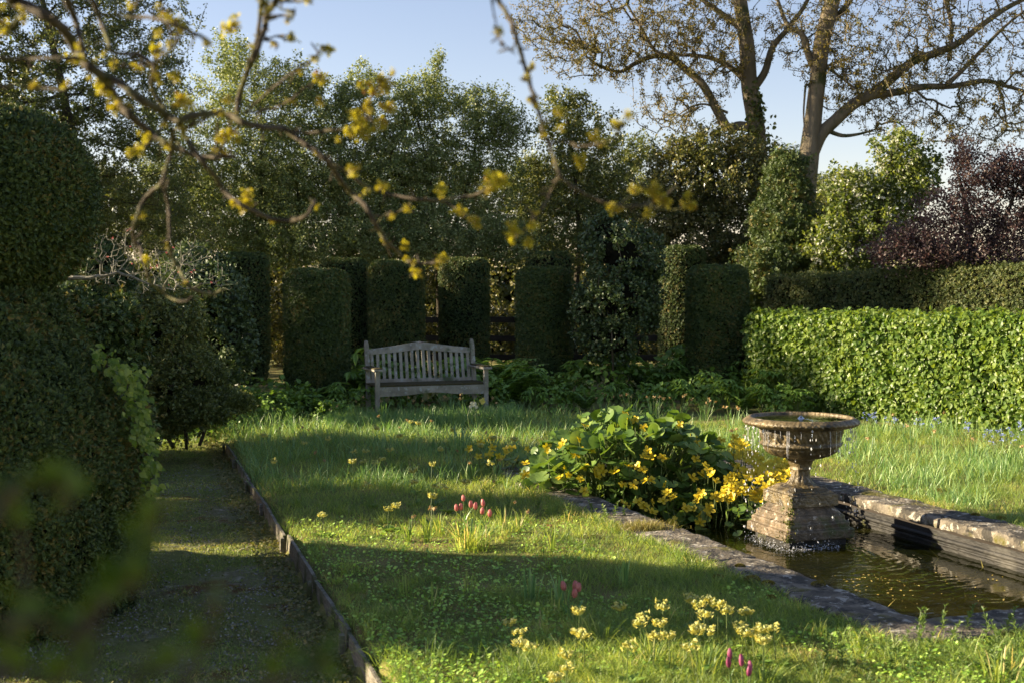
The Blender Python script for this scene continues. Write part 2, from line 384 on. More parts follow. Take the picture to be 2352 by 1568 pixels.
# ------------------------------------------------------------------ timber edging
M_wood = roughmat('weathered_board', [(.3, (.10, .09, .07)), (.55, (.21, .19, .15)), (.75, (.34, .31, .26))], scale=14, rough=.85, bump=.5, stretch=(1, 1, 5), extra=[(4, .5, .62, (.07, .08, .03))])
def rough_box(L, Wd, H, nl=14, nw=6, nh=4, amp=.006, sc_=9, rnd_r=.012, seed=0):
    """box 0..L, 0..Wd, -H..0 with worn edges, displaced by noise"""
    mbx = MB()
    def face(o, du, dv, nu, nv):
        u = np.linspace(0, 1, nu + 1); v = np.linspace(0, 1, nv + 1); uu, vv = np.meshgrid(u, v)
        Vv = o + uu.ravel()[:, None] * du + vv.ravel()[:, None] * dv
        i = (np.arange(nv)[:, None] * (nu + 1) + np.arange(nu)[None]).ravel()
        mbx.add(Vv, np.stack([i, i + 1, i + nu + 2, i + nu + 1], 1))
    X, Y, Z = np.array([L, 0, 0]), np.array([0, Wd, 0]), np.array([0, 0, -H]); o = np.zeros(3)
    face(o, X, Y, nl, nw); face(Z, Y, X, nw, nl)
    face(o, Z, X, nh, nl); face(Y, X, Z, nl, nh); face(o, Y, Z, nw, nh); face(X, Z, Y, nh, nw)
    Vv = np.concatenate(mbx.V); c = np.array([L / 2, Wd / 2, -H / 2]); h = np.array([L, Wd, H]) / 2
    q = np.abs(Vv - c); inner = h - rnd_r; ex = np.maximum(q - inner, 0); ln = np.linalg.norm(ex, axis=1)
    s = np.where(ln > rnd_r, rnd_r / np.maximum(ln, 1e-9), 1)[:, None]
    Vv = c + np.sign(Vv - c) * (np.minimum(q, inner) + ex * s)
    D = np.array([mnoise.noise_vector(Vector(p * sc_ + seed * 7.3)) for p in Vv]) + .5 * np.array([mnoise.noise_vector(Vector(p * sc_ * 2.7 + seed)) for p in Vv])
    Vv = Vv + D * amp
    out = MB(); out.V = [Vv]; out.F = mbx.F; out.R = [np.full(len(Vv), .5)]; out.n = len(Vv)
    return out
def xform(mb, M):
    for i, v in enumerate(mb.V): mb.V[i] = v @ np.array(M.to_3x3()).T + np.array(M.translation)
    return mb
edging = thing('timber_edging', 'weathered timber board edging between sunken mossy path and lawn', 'edging', (E0[0], E0[1], 0), math.atan2(ED[1], ED[0]))
Ltot = np.linalg.norm(E1 - E0); x = -.35; k = 0
while x < Ltot - .2:
    Lb = random.uniform(1.15, 1.6); Lb = min(Lb, Ltot - x)
    mbx = rough_box(Lb - .012, .024, .19, 10, 2, 4, .004, 5, .005, seed=k)
    tz = random.uniform(.0, .025); ty = random.uniform(-.012, .012)
    for i, v in enumerate(mbx.V):
        mbx.V[i] = v + np.array([x, ty - .014, -.022 + tz * .8]) + np.outer(v[:, 0] / Lb, [0, random.uniform(-.012, .012), random.uniform(-.012, .012)]) + np.outer(-v[:, 2], [0, .06 * (random.random() - .2), 0])
    mbx.build('board', M_wood, edging)
    if k % 1 == 0:
        mp = rough_box(.05, .03, .26, 2, 2, 4, .003, 8, .006, seed=k + 50)
        for i, v in enumerate(mp.V): mp.V[i] = v + np.array([x + Lb - .09, .018, -.015])
        mp.build('peg', M_wood, edging)
    x += Lb; k += 1

# ================================================================== POND
M_stone = roughmat('kerb_stone', [(.32, (.045, .04, .03)), (.5, (.13, .112, .085)), (.66, (.27, .235, .18))], scale=5, detail=10, rough=.9, bump=.8, bscale=40,
                   extra=[(9, .5, .57, (.05, .046, .038)), (16, .57, .62, (.34, .32, .27)), (2.6, .55, .63, (.11, .10, .02))])
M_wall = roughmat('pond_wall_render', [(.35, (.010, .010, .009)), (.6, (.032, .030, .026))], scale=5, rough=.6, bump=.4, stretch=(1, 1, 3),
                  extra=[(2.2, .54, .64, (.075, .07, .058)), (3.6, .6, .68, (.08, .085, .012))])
surround = thing('pond_surround', 'lichened stone kerb around the sunken rectangular garden pond', 'pond surround', tuple(pool(0, 0)), math.atan2(W_[1], W_[0]))
# local frame: x = across (v), y = back (u)
def stone_run(p0, dirv, length, width_dir, seed):
    x = 0; k = 0
    while x < length - .01:
        L = random.uniform(.75, 1.15)
        if length - x - L < .35: L = length - x
        mbx = rough_box(L - .006, CW + .02, .085, 34, 12, 5, .011, 8, .024, seed=seed + k)
        Mx = Matrix(((dirv[0], width_dir[0], 0, p0[0] + dirv[0] * x), (dirv[1], width_dir[1], 0, p0[1] + dirv[1] * x), (0, 0, 1, .028 + random.uniform(-.006, .006)), (0, 0, 0, 1)))
        xform(mbx, Mx)
        mbx.build('coping_stone', M_stone, surround, smooth=True)
        x += L; k += 1
stone_run((0, 0), (0, 1), PL, (1, 0), 1)
stone_run((PW - CW, 0), (0, 1), PL, (1, 0), 20)
stone_run((CW + .02, 0), (1, 0), PW - 2 * CW - .02, (0, 1), 40)
stone_run((CW + .02, PL - CW), (1, 0), PW - 2 * CW - .02, (0, 1), 60)
wi = CW + .05
mb = MB()
def quadstrip(mb, p, q_, z0, z1, n=30, m=4, mat=0, wob=.004):
    u = np.linspace(0, 1, n + 1); v = np.linspace(z0, z1, m + 1)
    uu, vv = np.meshgrid(u, v); Vv = np.column_stack([p[0] + (q_[0] - p[0]) * uu.ravel(), p[1] + (q_[1] - p[1]) * uu.ravel(), vv.ravel()])
    Vv += rng.normal(size=Vv.shape) * wob * .4
    i = (np.arange(m)[:, None] * (n + 1) + np.arange(n)[None]).ravel()
    mb.add(Vv, np.stack([i, i + 1, i + n + 2, i + n + 1], 1), mat)
c = [(wi, wi), (wi, PL - wi), (PW - wi, PL - wi), (PW - wi, wi)]
for k in range(4):
    quadstrip(mb, c[k], c[(k + 1) % 4], -.75, -.05)
# projecting moulding course under the kerb
c2 = [(wi - .028, wi - .028), (wi - .028, PL - wi + .028), (PW - wi + .028, PL - wi + .028), (PW - wi + .028, wi - .028)]
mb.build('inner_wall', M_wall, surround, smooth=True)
mb = MB()
for k in range(4):
    a_ = np.array(c[k]); b_ = np.array(c[(k + 1) % 4]); cen = np.array([PW / 2, PL / 2])
    n_ = np.array([-(b_ - a_)[1], (b_ - a_)[0]]); n_ = n_ / np.linalg.norm(n_); n_ = n_ if np.dot(cen - a_, n_) > 0 else -n_
    for (z, rr) in ((-.105, .018), (-.145, .010)):
        tube(mb, [(*(a_ + n_ * .004), z), (*((a_ + b_) / 2 + n_ * .004), z), (*(b_ + n_ * .004), z)], rr, 8)
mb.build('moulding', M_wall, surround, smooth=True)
# floor and water
WZ = -.178
fl = [pool(wi - .02, wi - .02, -.40), pool(wi - .02, PW - wi + .02, -.40), pool(PL - wi + .02, PW - wi + .02, -.40), pool(PL - wi + .02, wi - .02, -.40)]
M_floor = roughmat('pond_bed', [(.35, (.10, .10, .02)), (.55, (.32, .27, .045)), (.72, (.6, .48, .10))], scale=2.6, rough=1, bump=.5)
MB().add(fl, [(0, 1, 2, 3)]).build('pond_bed', M_floor, kind='structure')
m, nt, b = newmat('pond_water'); L = nt.links.new
for nn in list(nt.nodes):
    if nn.type == 'BSDF_PRINCIPLED': nt.nodes.remove(nn)
tr = nt.nodes.new('ShaderNodeBsdfTransparent'); tr.inputs[0].default_value = (.82, .74, .32, 1)
gl = nt.nodes.new('ShaderNodeBsdfGlossy'); gl.inputs['Roughness'].default_value = .015
fr = nt.nodes.new('ShaderNodeFresnel'); fr.inputs[0].default_value = 1.36
mk = nt.nodes.new('ShaderNodeBsdfDiffuse'); mn = nt.nodes.new('ShaderNodeTexNoise'); mn.inputs['Scale'].default_value = 3.0; mn.inputs['Detail'].default_value = 5
mrp = ramp(nt, [(.38, (.02, .025, .004)), (.56, (.09, .085, .012)), (.68, (.26, .2, .035))]); L(mn.outputs['Fac'], mrp.inputs[0]); L(mrp.outputs[0], mk.inputs[0])
mm2 = nt.nodes.new('ShaderNodeMixShader'); mm2.inputs[0].default_value = .30; L(tr.outputs[0], mm2.inputs[1]); L(mk.outputs[0], mm2.inputs[2])
mi = nt.nodes.new('ShaderNodeMixShader'); L(fr.outputs[0], mi.inputs[0]); L(mm2.outputs[0], mi.inputs[1]); L(gl.outputs[0], mi.inputs[2]); L(mi.outputs[0], nt.nodes['Material Output'].inputs[0])
M_water = m
FC = (G(1809, 1238, -.1)[:2] + (W_ - U) * .285)          # fountain centre
tc = nt.nodes.new('ShaderNodeTexCoord')
sub = nt.nodes.new('ShaderNodeVectorMath'); sub.operation = 'SUBTRACT'; sub.inputs[1].default_value = (FC[0] - .2, FC[1] - .3, 0); L(tc.outputs['Object'], sub.inputs[0])
lenn = nt.nodes.new('ShaderNodeVectorMath'); lenn.operation = 'LENGTH'; L(sub.outputs[0], lenn.inputs[0])
wv = nt.nodes.new('ShaderNodeMath'); wv.operation = 'MULTIPLY'; wv.inputs[1].default_value = 70; L(lenn.outputs['Value'], wv.inputs[0])
nz_ = nt.nodes.new('ShaderNodeTexNoise'); nz_.inputs['Scale'].default_value = 3.5; nz_.inputs['Detail'].default_value = 3; L(tc.outputs['Object'], nz_.inputs['Vector'])
m5 = nt.nodes.new('ShaderNodeMath'); m5.operation = 'MULTIPLY_ADD'; m5.inputs[1].default_value = 22; L(nz_.outputs['Fac'], m5.inputs[0]); L(wv.outputs[0], m5.inputs[2])
sn = nt.nodes.new('ShaderNodeMath'); sn.operation = 'SINE'; L(m5.outputs[0], sn.inputs[0])
fall = nt.nodes.new('ShaderNodeMapRange'); fall.inputs[1].default_value = .3; fall.inputs[2].default_value = 2.4; fall.inputs[3].default_value = 1; fall.inputs[4].default_value = .12; L(lenn.outputs['Value'], fall.inputs[0])
mm = nt.nodes.new('ShaderNodeMath'); mm.operation = 'MULTIPLY'; L(sn.outputs[0], mm.inputs[0]); L(fall.outputs[0], mm.inputs[1])
n6 = nt.nodes.new('ShaderNodeTexNoise'); n6.inputs['Scale'].default_value = 9; n6.inputs['Detail'].default_value = 4; L(tc.outputs['Object'], n6.inputs['Vector'])
ad = nt.nodes.new('ShaderNodeMath'); ad.operation = 'MULTIPLY_ADD'; ad.inputs[1].default_value = 1.6; L(n6.outputs['Fac'], ad.inputs[0]); L(mm.outputs[0], ad.inputs[2])
bp = nt.nodes.new('ShaderNodeBump'); bp.inputs['Strength'].default_value = .2; bp.inputs['Distance'].default_value = .0035
L(ad.outputs[0], bp.inputs['Height']); L(bp.outputs[0], gl.inputs['Normal']); L(bp.outputs[0], fr.inputs['Normal'])
wl = [p.copy() for p in fl]
for p in wl: p[2] = WZ
MB().add(wl, [(0, 1, 2, 3)]).build('pond_water', M_water, kind='structure')
# submerged weed and floating scraps
M_weed = leafmat('pond_weed', [(0.090, 0.108, 0.022), (0.216, 0.198, 0.036), (0.540, 0.432, 0.108)], rough=.7, trans=.2, clump=3)
n = 5200
uu = rng.random(n) * (PL - 2 * wi) + wi; vv = rng.random(n) * (PW - 2 * wi) + wi
q = B0 - U * uu[:, None] + W_ * vv[:, None]
BL = ([(-.02, 0, 0), (.02, 0, 0), (.015, .5, .05), (-.015, .5, .05), (0, 1, 0)], [(0, 1, 2), (0, 2, 3), (3, 2, 4)])
dr = rdir(n); dr[:, 2] *= .06; dr[:, :2] += .6 * np.column_stack([np.sin(q[:, 1] * 3), np.cos(q[:, 0] * 2.5)])
mb = MB(); sc(mb, BL, np.column_stack([q, rng.uniform(-.38, -.215, n)]), dr, rdir(n) * .4 + [0, 0, 1], rng.uniform(.08, .28, n), wid=1.6)
mb.build('pond_weed', M_weed, kind='stuff', label='yellow green strands of weed under the pond surface', cat='pond weed')
mb = MB()
cl = [(1990, 1330, .14, 50), (2030, 1345, .25, 70), (2250, 1330, .12, 25), (1760, 1215, .1, 20), (1650, 1195, .12, 25), (2150, 1360, .5, 60), (1950, 1370, .3, 40), (2250, 1385, .5, 60), (2150, 1440, .25, 30)]
pts = []
for (px, py, r, k) in cl:
    c0 = G(px, py, WZ)[:2]; k = int(k * .45); pts.append(c0 + rng.normal(size=(k, 2)) * [r, r * .6])
pts = np.concatenate(pts); pu, pv = pool_uv(pts[:, 0], pts[:, 1]); pts = pts[(pu > wi + .05) & (pv > wi + .05) & (pv < PW - wi - .05)]
n = len(pts)
M_scrap = leafmat('floating_petal', [(.5, .34, .05), (.62, .5, .16)], rough=.6, trans=.1)
dd_ = rdir(n); dd_[:, 2] = 0
sc(mb, LEAF4, np.column_stack([pts, np.full(n, WZ + .003)]), dd_, np.tile([0, 0, 1.], (n, 1)), rng.uniform(.006, .022, n), wid=1.1)
mb.build('floating_petals', M_scrap, kind='stuff', label='fallen yellow petals and scraps floating on the dark water', cat='petals')

# ================================================================== FOUNTAIN
M_urn = roughmat('wet_stone', [(.3, (.045, .034, .014)), (.5, (.12, .09, .04)), (.68, (.25, .19, .095))], scale=7, detail=10, rough=.45, bump=.7, bscale=45, spec=.5,
                 extra=[(5, .52, .62, (.035, .027, .013)), (11, .6, .66, (.30, .25, .17))])
M_plin = roughmat('mossy_plinth_stone', [(.3, (.035, .026, .014)), (.5, (.11, .08, .045)), (.68, (.24, .175, .11))], scale=8, detail=10, rough=.55, bump=.6, bscale=60, spec=.4,
                  extra=[(4.2, .54, .63, (.06, .07, .015)), (18, .6, .68, (.4, .34, .26))])
fz = 0.0
fountain = thing('fountain', 'wet stone urn fountain on a stepped square plinth dripping into the pond', 'fountain', (FC[0], FC[1], WZ), math.atan2(W_[1], W_[0]))
def lathe(prof, n=144, mod=None, amp=.0015):
    a = np.linspace(0, 2 * np.pi, n, endpoint=False); rows = []
    for (r, z) in prof:
        rr = np.full(n, r)
        if mod: rr = rr + mod(a, z)
        rows.append(np.column_stack([rr * np.cos(a), rr * np.sin(a), np.full(n, z)]))
    Vv = np.concatenate(rows); Vv += np.array([mnoise.noise_vector(Vector(p * 22)) for p in Vv]) * amp
    k = np.arange(n); f = []
    for i in range(len(prof) - 1):
        f.append(np.stack([i * n + k, i * n + (k + 1) % n, (i + 1) * n + (k + 1) % n, (i + 1) * n + k], 1))
    return MB().add(Vv, np.concatenate(f))
def dens(prof, step=.006):
    out = [prof[0]]
    for a_, b_ in zip(prof, prof[1:]):
        m_ = max(1, int(math.hypot(b_[0] - a_[0], b_[1] - a_[1]) / step))
        for i in range(1, m_ + 1): out.append((a_[0] + (b_[0] - a_[0]) * i / m_, a_[1] + (b_[1] - a_[1]) * i / m_))
    return out
Z0 = -WZ
rim = dens([(.305, .664), (.34, .666), (.385, .675), (.408, .688), (.419, .703), (.413, .718), (.398, .728), (.388, .732), (.384, .737), (.366, .738), (.36, .732), (.352, .715), (.33, .70), (.0, .69)])
def rimmod(a, z):
    if .672 < z < .722: return .009 * np.abs(np.sin(a * 26 + z * 60)) * math.sin((z - .672) / .05 * math.pi) - .002
    return 0
lathe([(r, z + Z0) for r, z in rim], 312, lambda a, z: rimmod(a, z - Z0), .0012).build('rim', M_urn, fountain, smooth=True)
bowl = dens([(.302, .668), (.300, .655), (.292, .62), (.285, .59), (.281, .566), (.283, .556), (.292, .548), (.294, .538), (.290, .53), (.278, .526), (.272, .51), (.25, .482), (.22, .462), (.17, .444), (.12, .434), (.098, .43)], .008)
def bowlmod(a, z):
    if .565 < z < .66: return .010 * np.abs(np.sin(a * 11)) * math.sin((z - .565) / .095 * math.pi) + .004 * np.sin(a * 44 + z * 90)
    if .53 < z < .552: return .004 * np.abs(np.sin(a * 36))
    if .44 < z < .52: return .006 * np.abs(np.sin(a * 11)) * math.sin((z - .44) / .08 * math.pi)
    return 0
lathe([(r, z + Z0) for r, z in bowl], 220, lambda a, z: bowlmod(a, z - Z0), .002).build('bowl', M_urn, fountain, smooth=True)
stem = dens([(.10, .433), (.104, .426), (.10, .418), (.088, .412), (.083, .395), (.078, .378), (.074, .37), (.078, .366), (.082, .359), (.078, .352), (.070, .348), (.064, .335), (.062, .31), (.068, .285), (.082, .262), (.105, .245), (.135, .235), (.15, .23)], .006)
lathe([(r, z + Z0) for r, z in stem], 110, lambda a, z: .006 * np.abs(np.sin(a * 6)) * (1 if .25 < z - Z0 < .34 else .2), .005).build('stem', M_urn, fountain, smooth=True)
def square_lathe(prof, m=22, amp=.004, nsc=14, rough_from=None, corner=.006):
    k = np.linspace(-1, 1, m + 1)[:-1]; rows = []
    for (h, z) in prof:
        s = []
        for t in k: s.append((h, t * h))
        for t in k: s.append((-t * h, h))
        for t in k: s.append((-h, -t * h))
        for t in k: s.append((t * h, -h))
        s = np.array(s); rr = np.linalg.norm(s, axis=1, keepdims=True); mx = h * 1.414 - corner
        s = s * np.minimum(1, mx / rr)
        rows.append(np.column_stack([s, np.full(len(s), z)]))
    n = 4 * m; Vv = np.concatenate(rows)
    D = np.array([mnoise.noise_vector(Vector(p * nsc)) + .6 * mnoise.noise_vector(Vector(p * nsc * 2.7)) for p in Vv])
    Vv = Vv + D * amp
    j = np.arange(n); f = [np.stack([i * n + j, i * n + (j + 1) % n, (i + 1) * n + (j + 1) % n, (i + 1) * n + j], 1) for i in range(len(prof) - 1)]
    mbq = MB().add(Vv, np.concatenate(f))
    return mbq
def closed(prof): return [(0.001, prof[0][1])] + prof + [(0.001, prof[-1][1])]
lower = dens([(.28, -.125), (.287, -.118), (.287, -.066), (.282, -.058), (.266, -.052), (.262, -.045), (.264, -.02), (.258, -.008), (.246, -.004), (.24, .004), (.238, .03), (.226, .045), (.214, .05), (.208, .06), (.184, .085), (.174, .099)], .008)
square_lathe(closed([(h, z + Z0) for h, z in lower]), 30, .0032, 18, corner=.012).build('plinth', M_plin, fountain)
square_lathe(closed([(.24, .0), (.24, .1)]), 8, .004, 10).build('footing', M_wall, fountain)
slab = dens([(.190, .0995), (.199, .104), (.199, .180), (.195, .186), (.178, .190), (.177, .197), (.172, .203), (.160, .208), (.15, .215), (.132, .232), (.12, .238)], .008)
square_lathe(closed([(h, z + Z0) for h, z in slab]), 22, .0025, 12, corner=.005).build('pedestal', M_urn, fountain)
# moss clumps on the near corner
n = 900
M_moss = leafmat('moss', [(.05, .075, .012), (.10, .12, .02), (.17, .16, .04)], rough=.8, trans=.2, clump=8)
tt = rng.random(n); cor = np.array([-1, -1.0])           # near corner in local frame (x across, y back)
zz = Z0 - .12 + tt * .3
hh = np.interp(zz - Z0, [-.12, -.06, -.05, 0, .05, .1, .1001, .19, .2], [.287, .287, .264, .25, .214, .19, .193, .193, .17])
side = rng.normal(size=n) * .035 * (1.25 - tt); sx = side > -.01
loc = np.where(sx[:, None], np.column_stack([-hh, -hh + np.abs(side) * 2.2]), np.column_stack([-hh + np.abs(side) * .8, -hh])) * .985
m = rng.random(n) < np.where(np.sin(zz * 40) > -.3, 1, .25); loc = loc[m]; zz = zz[m]; n = len(zz)
nd = np.column_stack([-np.ones(n), -np.ones(n), np.zeros(n)]) + rdir(n)
mb = MB(); sc(mb, LEAF4, np.column_stack([loc, zz]), rdir(n) + nd * .5 + [0, 0, -.4], rdir(n), rng.uniform(.008, .02, n), wid=1.2)
mb.build('moss', M_moss, fountain)
# water in the bowl
m = M_water.copy(); m.name = 'bowl_water'; m.node_tree.nodes['Transparent BSDF'].inputs[0].default_value = (.5, .42, .28, 1)
a = np.linspace(0, 2 * np.pi, 96, endpoint=False); rows = []
for r in np.linspace(0.004, .362, 40):
    hgt = .724 + Z0 + (.022 * math.exp(-(r / .016) ** 2)) + .0012 * math.sin(r * 160) * math.exp(-r * 5)
    rows.append(np.column_stack([r * np.cos(a), r * np.sin(a), np.full(96, hgt)]))
k = np.arange(96)
f = np.concatenate([np.stack([i * 96 + k, i * 96 + (k + 1) % 96, (i + 1) * 96 + (k + 1) % 96, (i + 1) * 96 + k], 1) for i in range(39)])
MB().add(np.concatenate(rows), f).build('bowl_water', m, fountain, smooth=True)
# falling drops and splash
M_drop, nt, b = newmat('water_drop'); b.inputs['Base Color'].default_value = (.9, .92, .95, 1); b.inputs['Roughness'].default_value = .12
b.inputs['Transmission Weight'].default_value = .5; b.inputs['IOR'].default_value = 1.33
T = [(0, 0, 1.)]; 
drop = ([(0, 1, 0), (.5, .1, 0), (0, .1, .5), (-.5, .1, 0), (0, .1, -.5), (0, -.6, 0)], [(0, 1, 2), (0, 2, 3), (0, 3, 4), (0, 4, 1), (5, 2, 1), (5, 3, 2), (5, 4, 3), (5, 1, 4)])
pos, siz, stretch = [], [], []
for k in range(54):
    a_ = rng.random() * 2 * np.pi; r_ = .385 + rng.random() * .03
    zt, zb = .675, (WZ if True else 0)
    q_ = FC + np.array([math.cos(a_), math.sin(a_)]) * r_
    nd = int(rng.integers(3, 10)); t_ = np.sort(rng.random(nd) ** 1.5)
    for t in t_:
        pos.append((q_[0] + rng.normal() * .003, q_[1] + rng.normal() * .003, zt - t * (zt - zb))); siz.append(rng.uniform(.0010, .0022) * (1.3 if t < .3 else 1)); 
pos = np.array(pos); n = len(pos); siz = np.array(siz)
mb = MB(); sc(mb, drop, pos, np.tile([0, 0, 1.], (n, 1)), rdir(n), siz * rng.uniform(3, 9, n), wid=.28)
# thicker threads near the rim front
for k in range(46):
    a_ = rng.random() * 2 * np.pi; q_ = FC + np.array([math.cos(a_), math.sin(a_)]) * .392
    l = rng.uniform(.05, .2); tube(mb, [(q_[0], q_[1], .67), (q_[0] + .002, q_[1], .67 - l / 2), (q_[0], q_[1] + .002, .67 - l)], [.0009, .0016, .0007], 5)
# splash crown round the near and left foot
n = 750
s_ = rng.random(n); local = []
for t in s_:
    if t < .55: u_ = t / .55; local.append((-.30 - abs(rng.normal()) * .035, -.30 + u_ * .5))
    else: u_ = (t - .55) / .45; local.append((-.32 + u_ * .42, -.31 - abs(rng.normal()) * .035))
local = np.array(local) + rng.normal(size=(n, 2)) * .012
world = FC + local[:, :1] * W_ + local[:, 1:] * (-U)
hgt = np.abs(rng.normal(size=n)) ** 1.5 * .022
sc(mb, drop, np.column_stack([world, WZ + .002 + hgt]), rdir(n) + [0, 0, .8], rdir(n), rng.uniform(.0015, .006, n) * (1 + (rng.random(n) < .06) * 1.2), wid=rng.uniform(.4, 1.3, n))
mb.build('water_drops', M_drop, kind='stuff', label='bright water drops falling from the urn rim and splashing at its plinth', cat='water drops')

# ================================================================== BENCH
M_bench = roughmat('silvered_teak', [(.3, (.15, .14, .11)), (.5, (.27, .25, .205)), (.72, (.40, .38, .33))], scale=9, rough=.85, bump=.4, stretch=(.5, .5, .5),
                   extra=[(14, .58, .64, (.36, .38, .36)), (5, .56, .66, (.10, .12, .07)), (8, .66, .72, (.2, .09, .08))])
M_bmoss = roughmat('mossy_wood', [(.3, (.05, .045, .025)), (.6, (.09, .075, .03))], scale=30, rough=1, bump=1, bscale=90)
def bx(x0, x1, y0, y1, z0, z1, bev=.004, seed=0, nl=2, nw=2, nh=2, amp=.0015):
    r = rough_box(x1 - x0, y1 - y0, z1 - z0, nl, nw, nh, amp, 4, bev, seed)
    for i, v in enumerate(r.V): r.V[i] = v + np.array([x0, y0, z1])
    return r
def merge(*ms):
    o = MB()
    for m_ in ms:
        V_ = np.concatenate(m_.V); base = o.n
        o.V.append(V_); o.R.append(np.concatenate(m_.R)); o.n += len(V_)
        for f, mi_ in m_.F: o.F.append((f + base, mi_))
    return o
FL = G(862, 1000); s16 = 16.0; FL = np.array([(862 - CX) / F * s16, s16, 0])
BW, BD = 1.5, .52
bench = thing('garden_bench', 'weathered grey wooden bench with arched slatted back and mossy arms', 'bench', (FL[0], FL[1], 0), math.atan2(W_[1], W_[0]))
# local: x across, y back ; front legs at y=0..., back posts at y=BD
lean = .10
def backpt(z): return BD - .03 + max(0, z - .42) * .20
for s in (0, 1):
    x0 = .0 if s == 0 else BW - .06
    merge(bx(x0, x0 + .058, 0, .055, -.03, .62, seed=s)).build('leg', M_bench, bench)
    p = bx(x0 + .004, x0 + .062, 0, .05, -.03, .985, .004, 5 + s, 2, 2, 24)
    for i, v in enumerate(p.V):
        t = np.clip((v[:, 2] - .93) / .06, 0, 1)[:, None]; v = v.copy()
        v[:, 0] = (x0 + .033) + (v[:, 0] - x0 - .033) * (1 - .55 * t[:, 0])
        v[:, 1] += np.array([backpt(z) for z in v[:, 2]]); p.V[i] = v
    p.build('back_post', M_bench, bench)
    ar = bx(x0 - .035, x0 + .085, -.07, .56, .622, .652, .008, 11 + s, 3, 10, 2)
    ar.build('armrest', M_bench, bench)
    ms = bx(x0 - .03, x0 + .08, -.04, .5, .65, .668, .009, 15 + s, 6, 18, 2, .006)
    ms.build('moss', M_bmoss, bench)
# seat
sl_ = [bx(.0, BW, .03 + k * .082, .03 + k * .082 + .068, .425, .447, .003, 30 + k, 8, 2, 2) for k in range(6)]
merge(*sl_).build('seat', M_bmoss, bench)
ap = bx(.058, BW - .058, .004, .034, .305, .424, .003, 40, 40, 2, 6)
for i, v in enumerate(ap.V):
    v = v.copy(); u_ = (v[:, 0] - BW / 2) / (BW / 2); arch = .035 * np.exp(-(u_ / .38) ** 2) + .0
    low = np.clip((.424 - v[:, 2]) / .119, 0, 1); v[:, 2] += arch * low; ap.V[i] = v
ap.build('apron', M_bench, bench)
rl = bx(.062, BW - .062, 0, .035, .80, .872, .004, 41, 60, 3, 4)
for i, v in enumerate(rl.V):
    v = v.copy(); u_ = np.abs((v[:, 0] - BW / 2) / (BW / 2)); top = (v[:, 2] - .80) / .072
    arch_t = .092 * np.clip(1 - u_ * 1.02, 0, 1) ** 1.35; arch_b = .06 * np.clip(1 - u_ * 1.0, 0, 1) ** 1.4
    v[:, 2] += arch_b * (1 - top) + arch_t * top; v[:, 1] += np.array([backpt(z) for z in v[:, 2]]) + .008; rl.V[i] = v
rl.build('top_rail', M_bench, bench)
parts = []
for k in range(18):
    xx = .062 + .035 + (BW - .124 - .07) * k / 17
    u_ = abs((xx - BW / 2) / (BW / 2)); zt = .803 + .06 * max(0, 1 - u_) ** 1.4
    p = bx(xx - .0205, xx + .0205, 0, .016, .44, zt, .002, 60 + k, 2, 2, 12)
    for i, v in enumerate(p.V):
        v = v.copy(); v[:, 1] += np.array([backpt(z) for z in v[:, 2]]) + .016; p.V[i] = v
    parts.append(p)
lr = bx(.062, BW - .062, BD - .02, BD + .012, .445, .49, .003, 90, 8, 2, 2); parts.append(lr)
merge(*parts).build('backrest', M_bench, bench)

# ================================================================== VEGETATION HELPERS
def wb(mb, name, mats, root, smooth=False, label=None):
    off = np.array(root.location)
    for i in range(len(mb.V)): mb.V[i] = mb.V[i] - off
    return mb.build(name, mats, root, smooth=smooth, label=label)
def leaves_on(N, par, rad, n, T, size, spread, rmax=.02, droop=.0, out=.6, mb=None, mat=0):
    """leaves along the thin branches"""
    idx = np.nonzero((par >= 0) & (rad <= rmax))[0]
    cl = 4; m_ = n // cl; i = np.repeat(idx[rng.integers(0, len(idx), m_)], cl); n = len(i); t = np.repeat(rng.random((m_, 1)), cl, 0)
    p = N[par[i]] * (1 - t) + N[i] * t + np.repeat(rng.normal(size=(m_, 3)), cl, 0) * spread * .6 + rng.normal(size=(n, 3)) * spread * .5
    d = unit(N[i] - N[par[i]]) * out + rdir(n); d[:, 2] -= droop
    nz = rdir(n) + np.array([0, 0, .7])
    mb = mb or MB()
    sc(mb, T, p, d, nz, rng.uniform(.6, 1.25, n) * size, mat)
    return mb
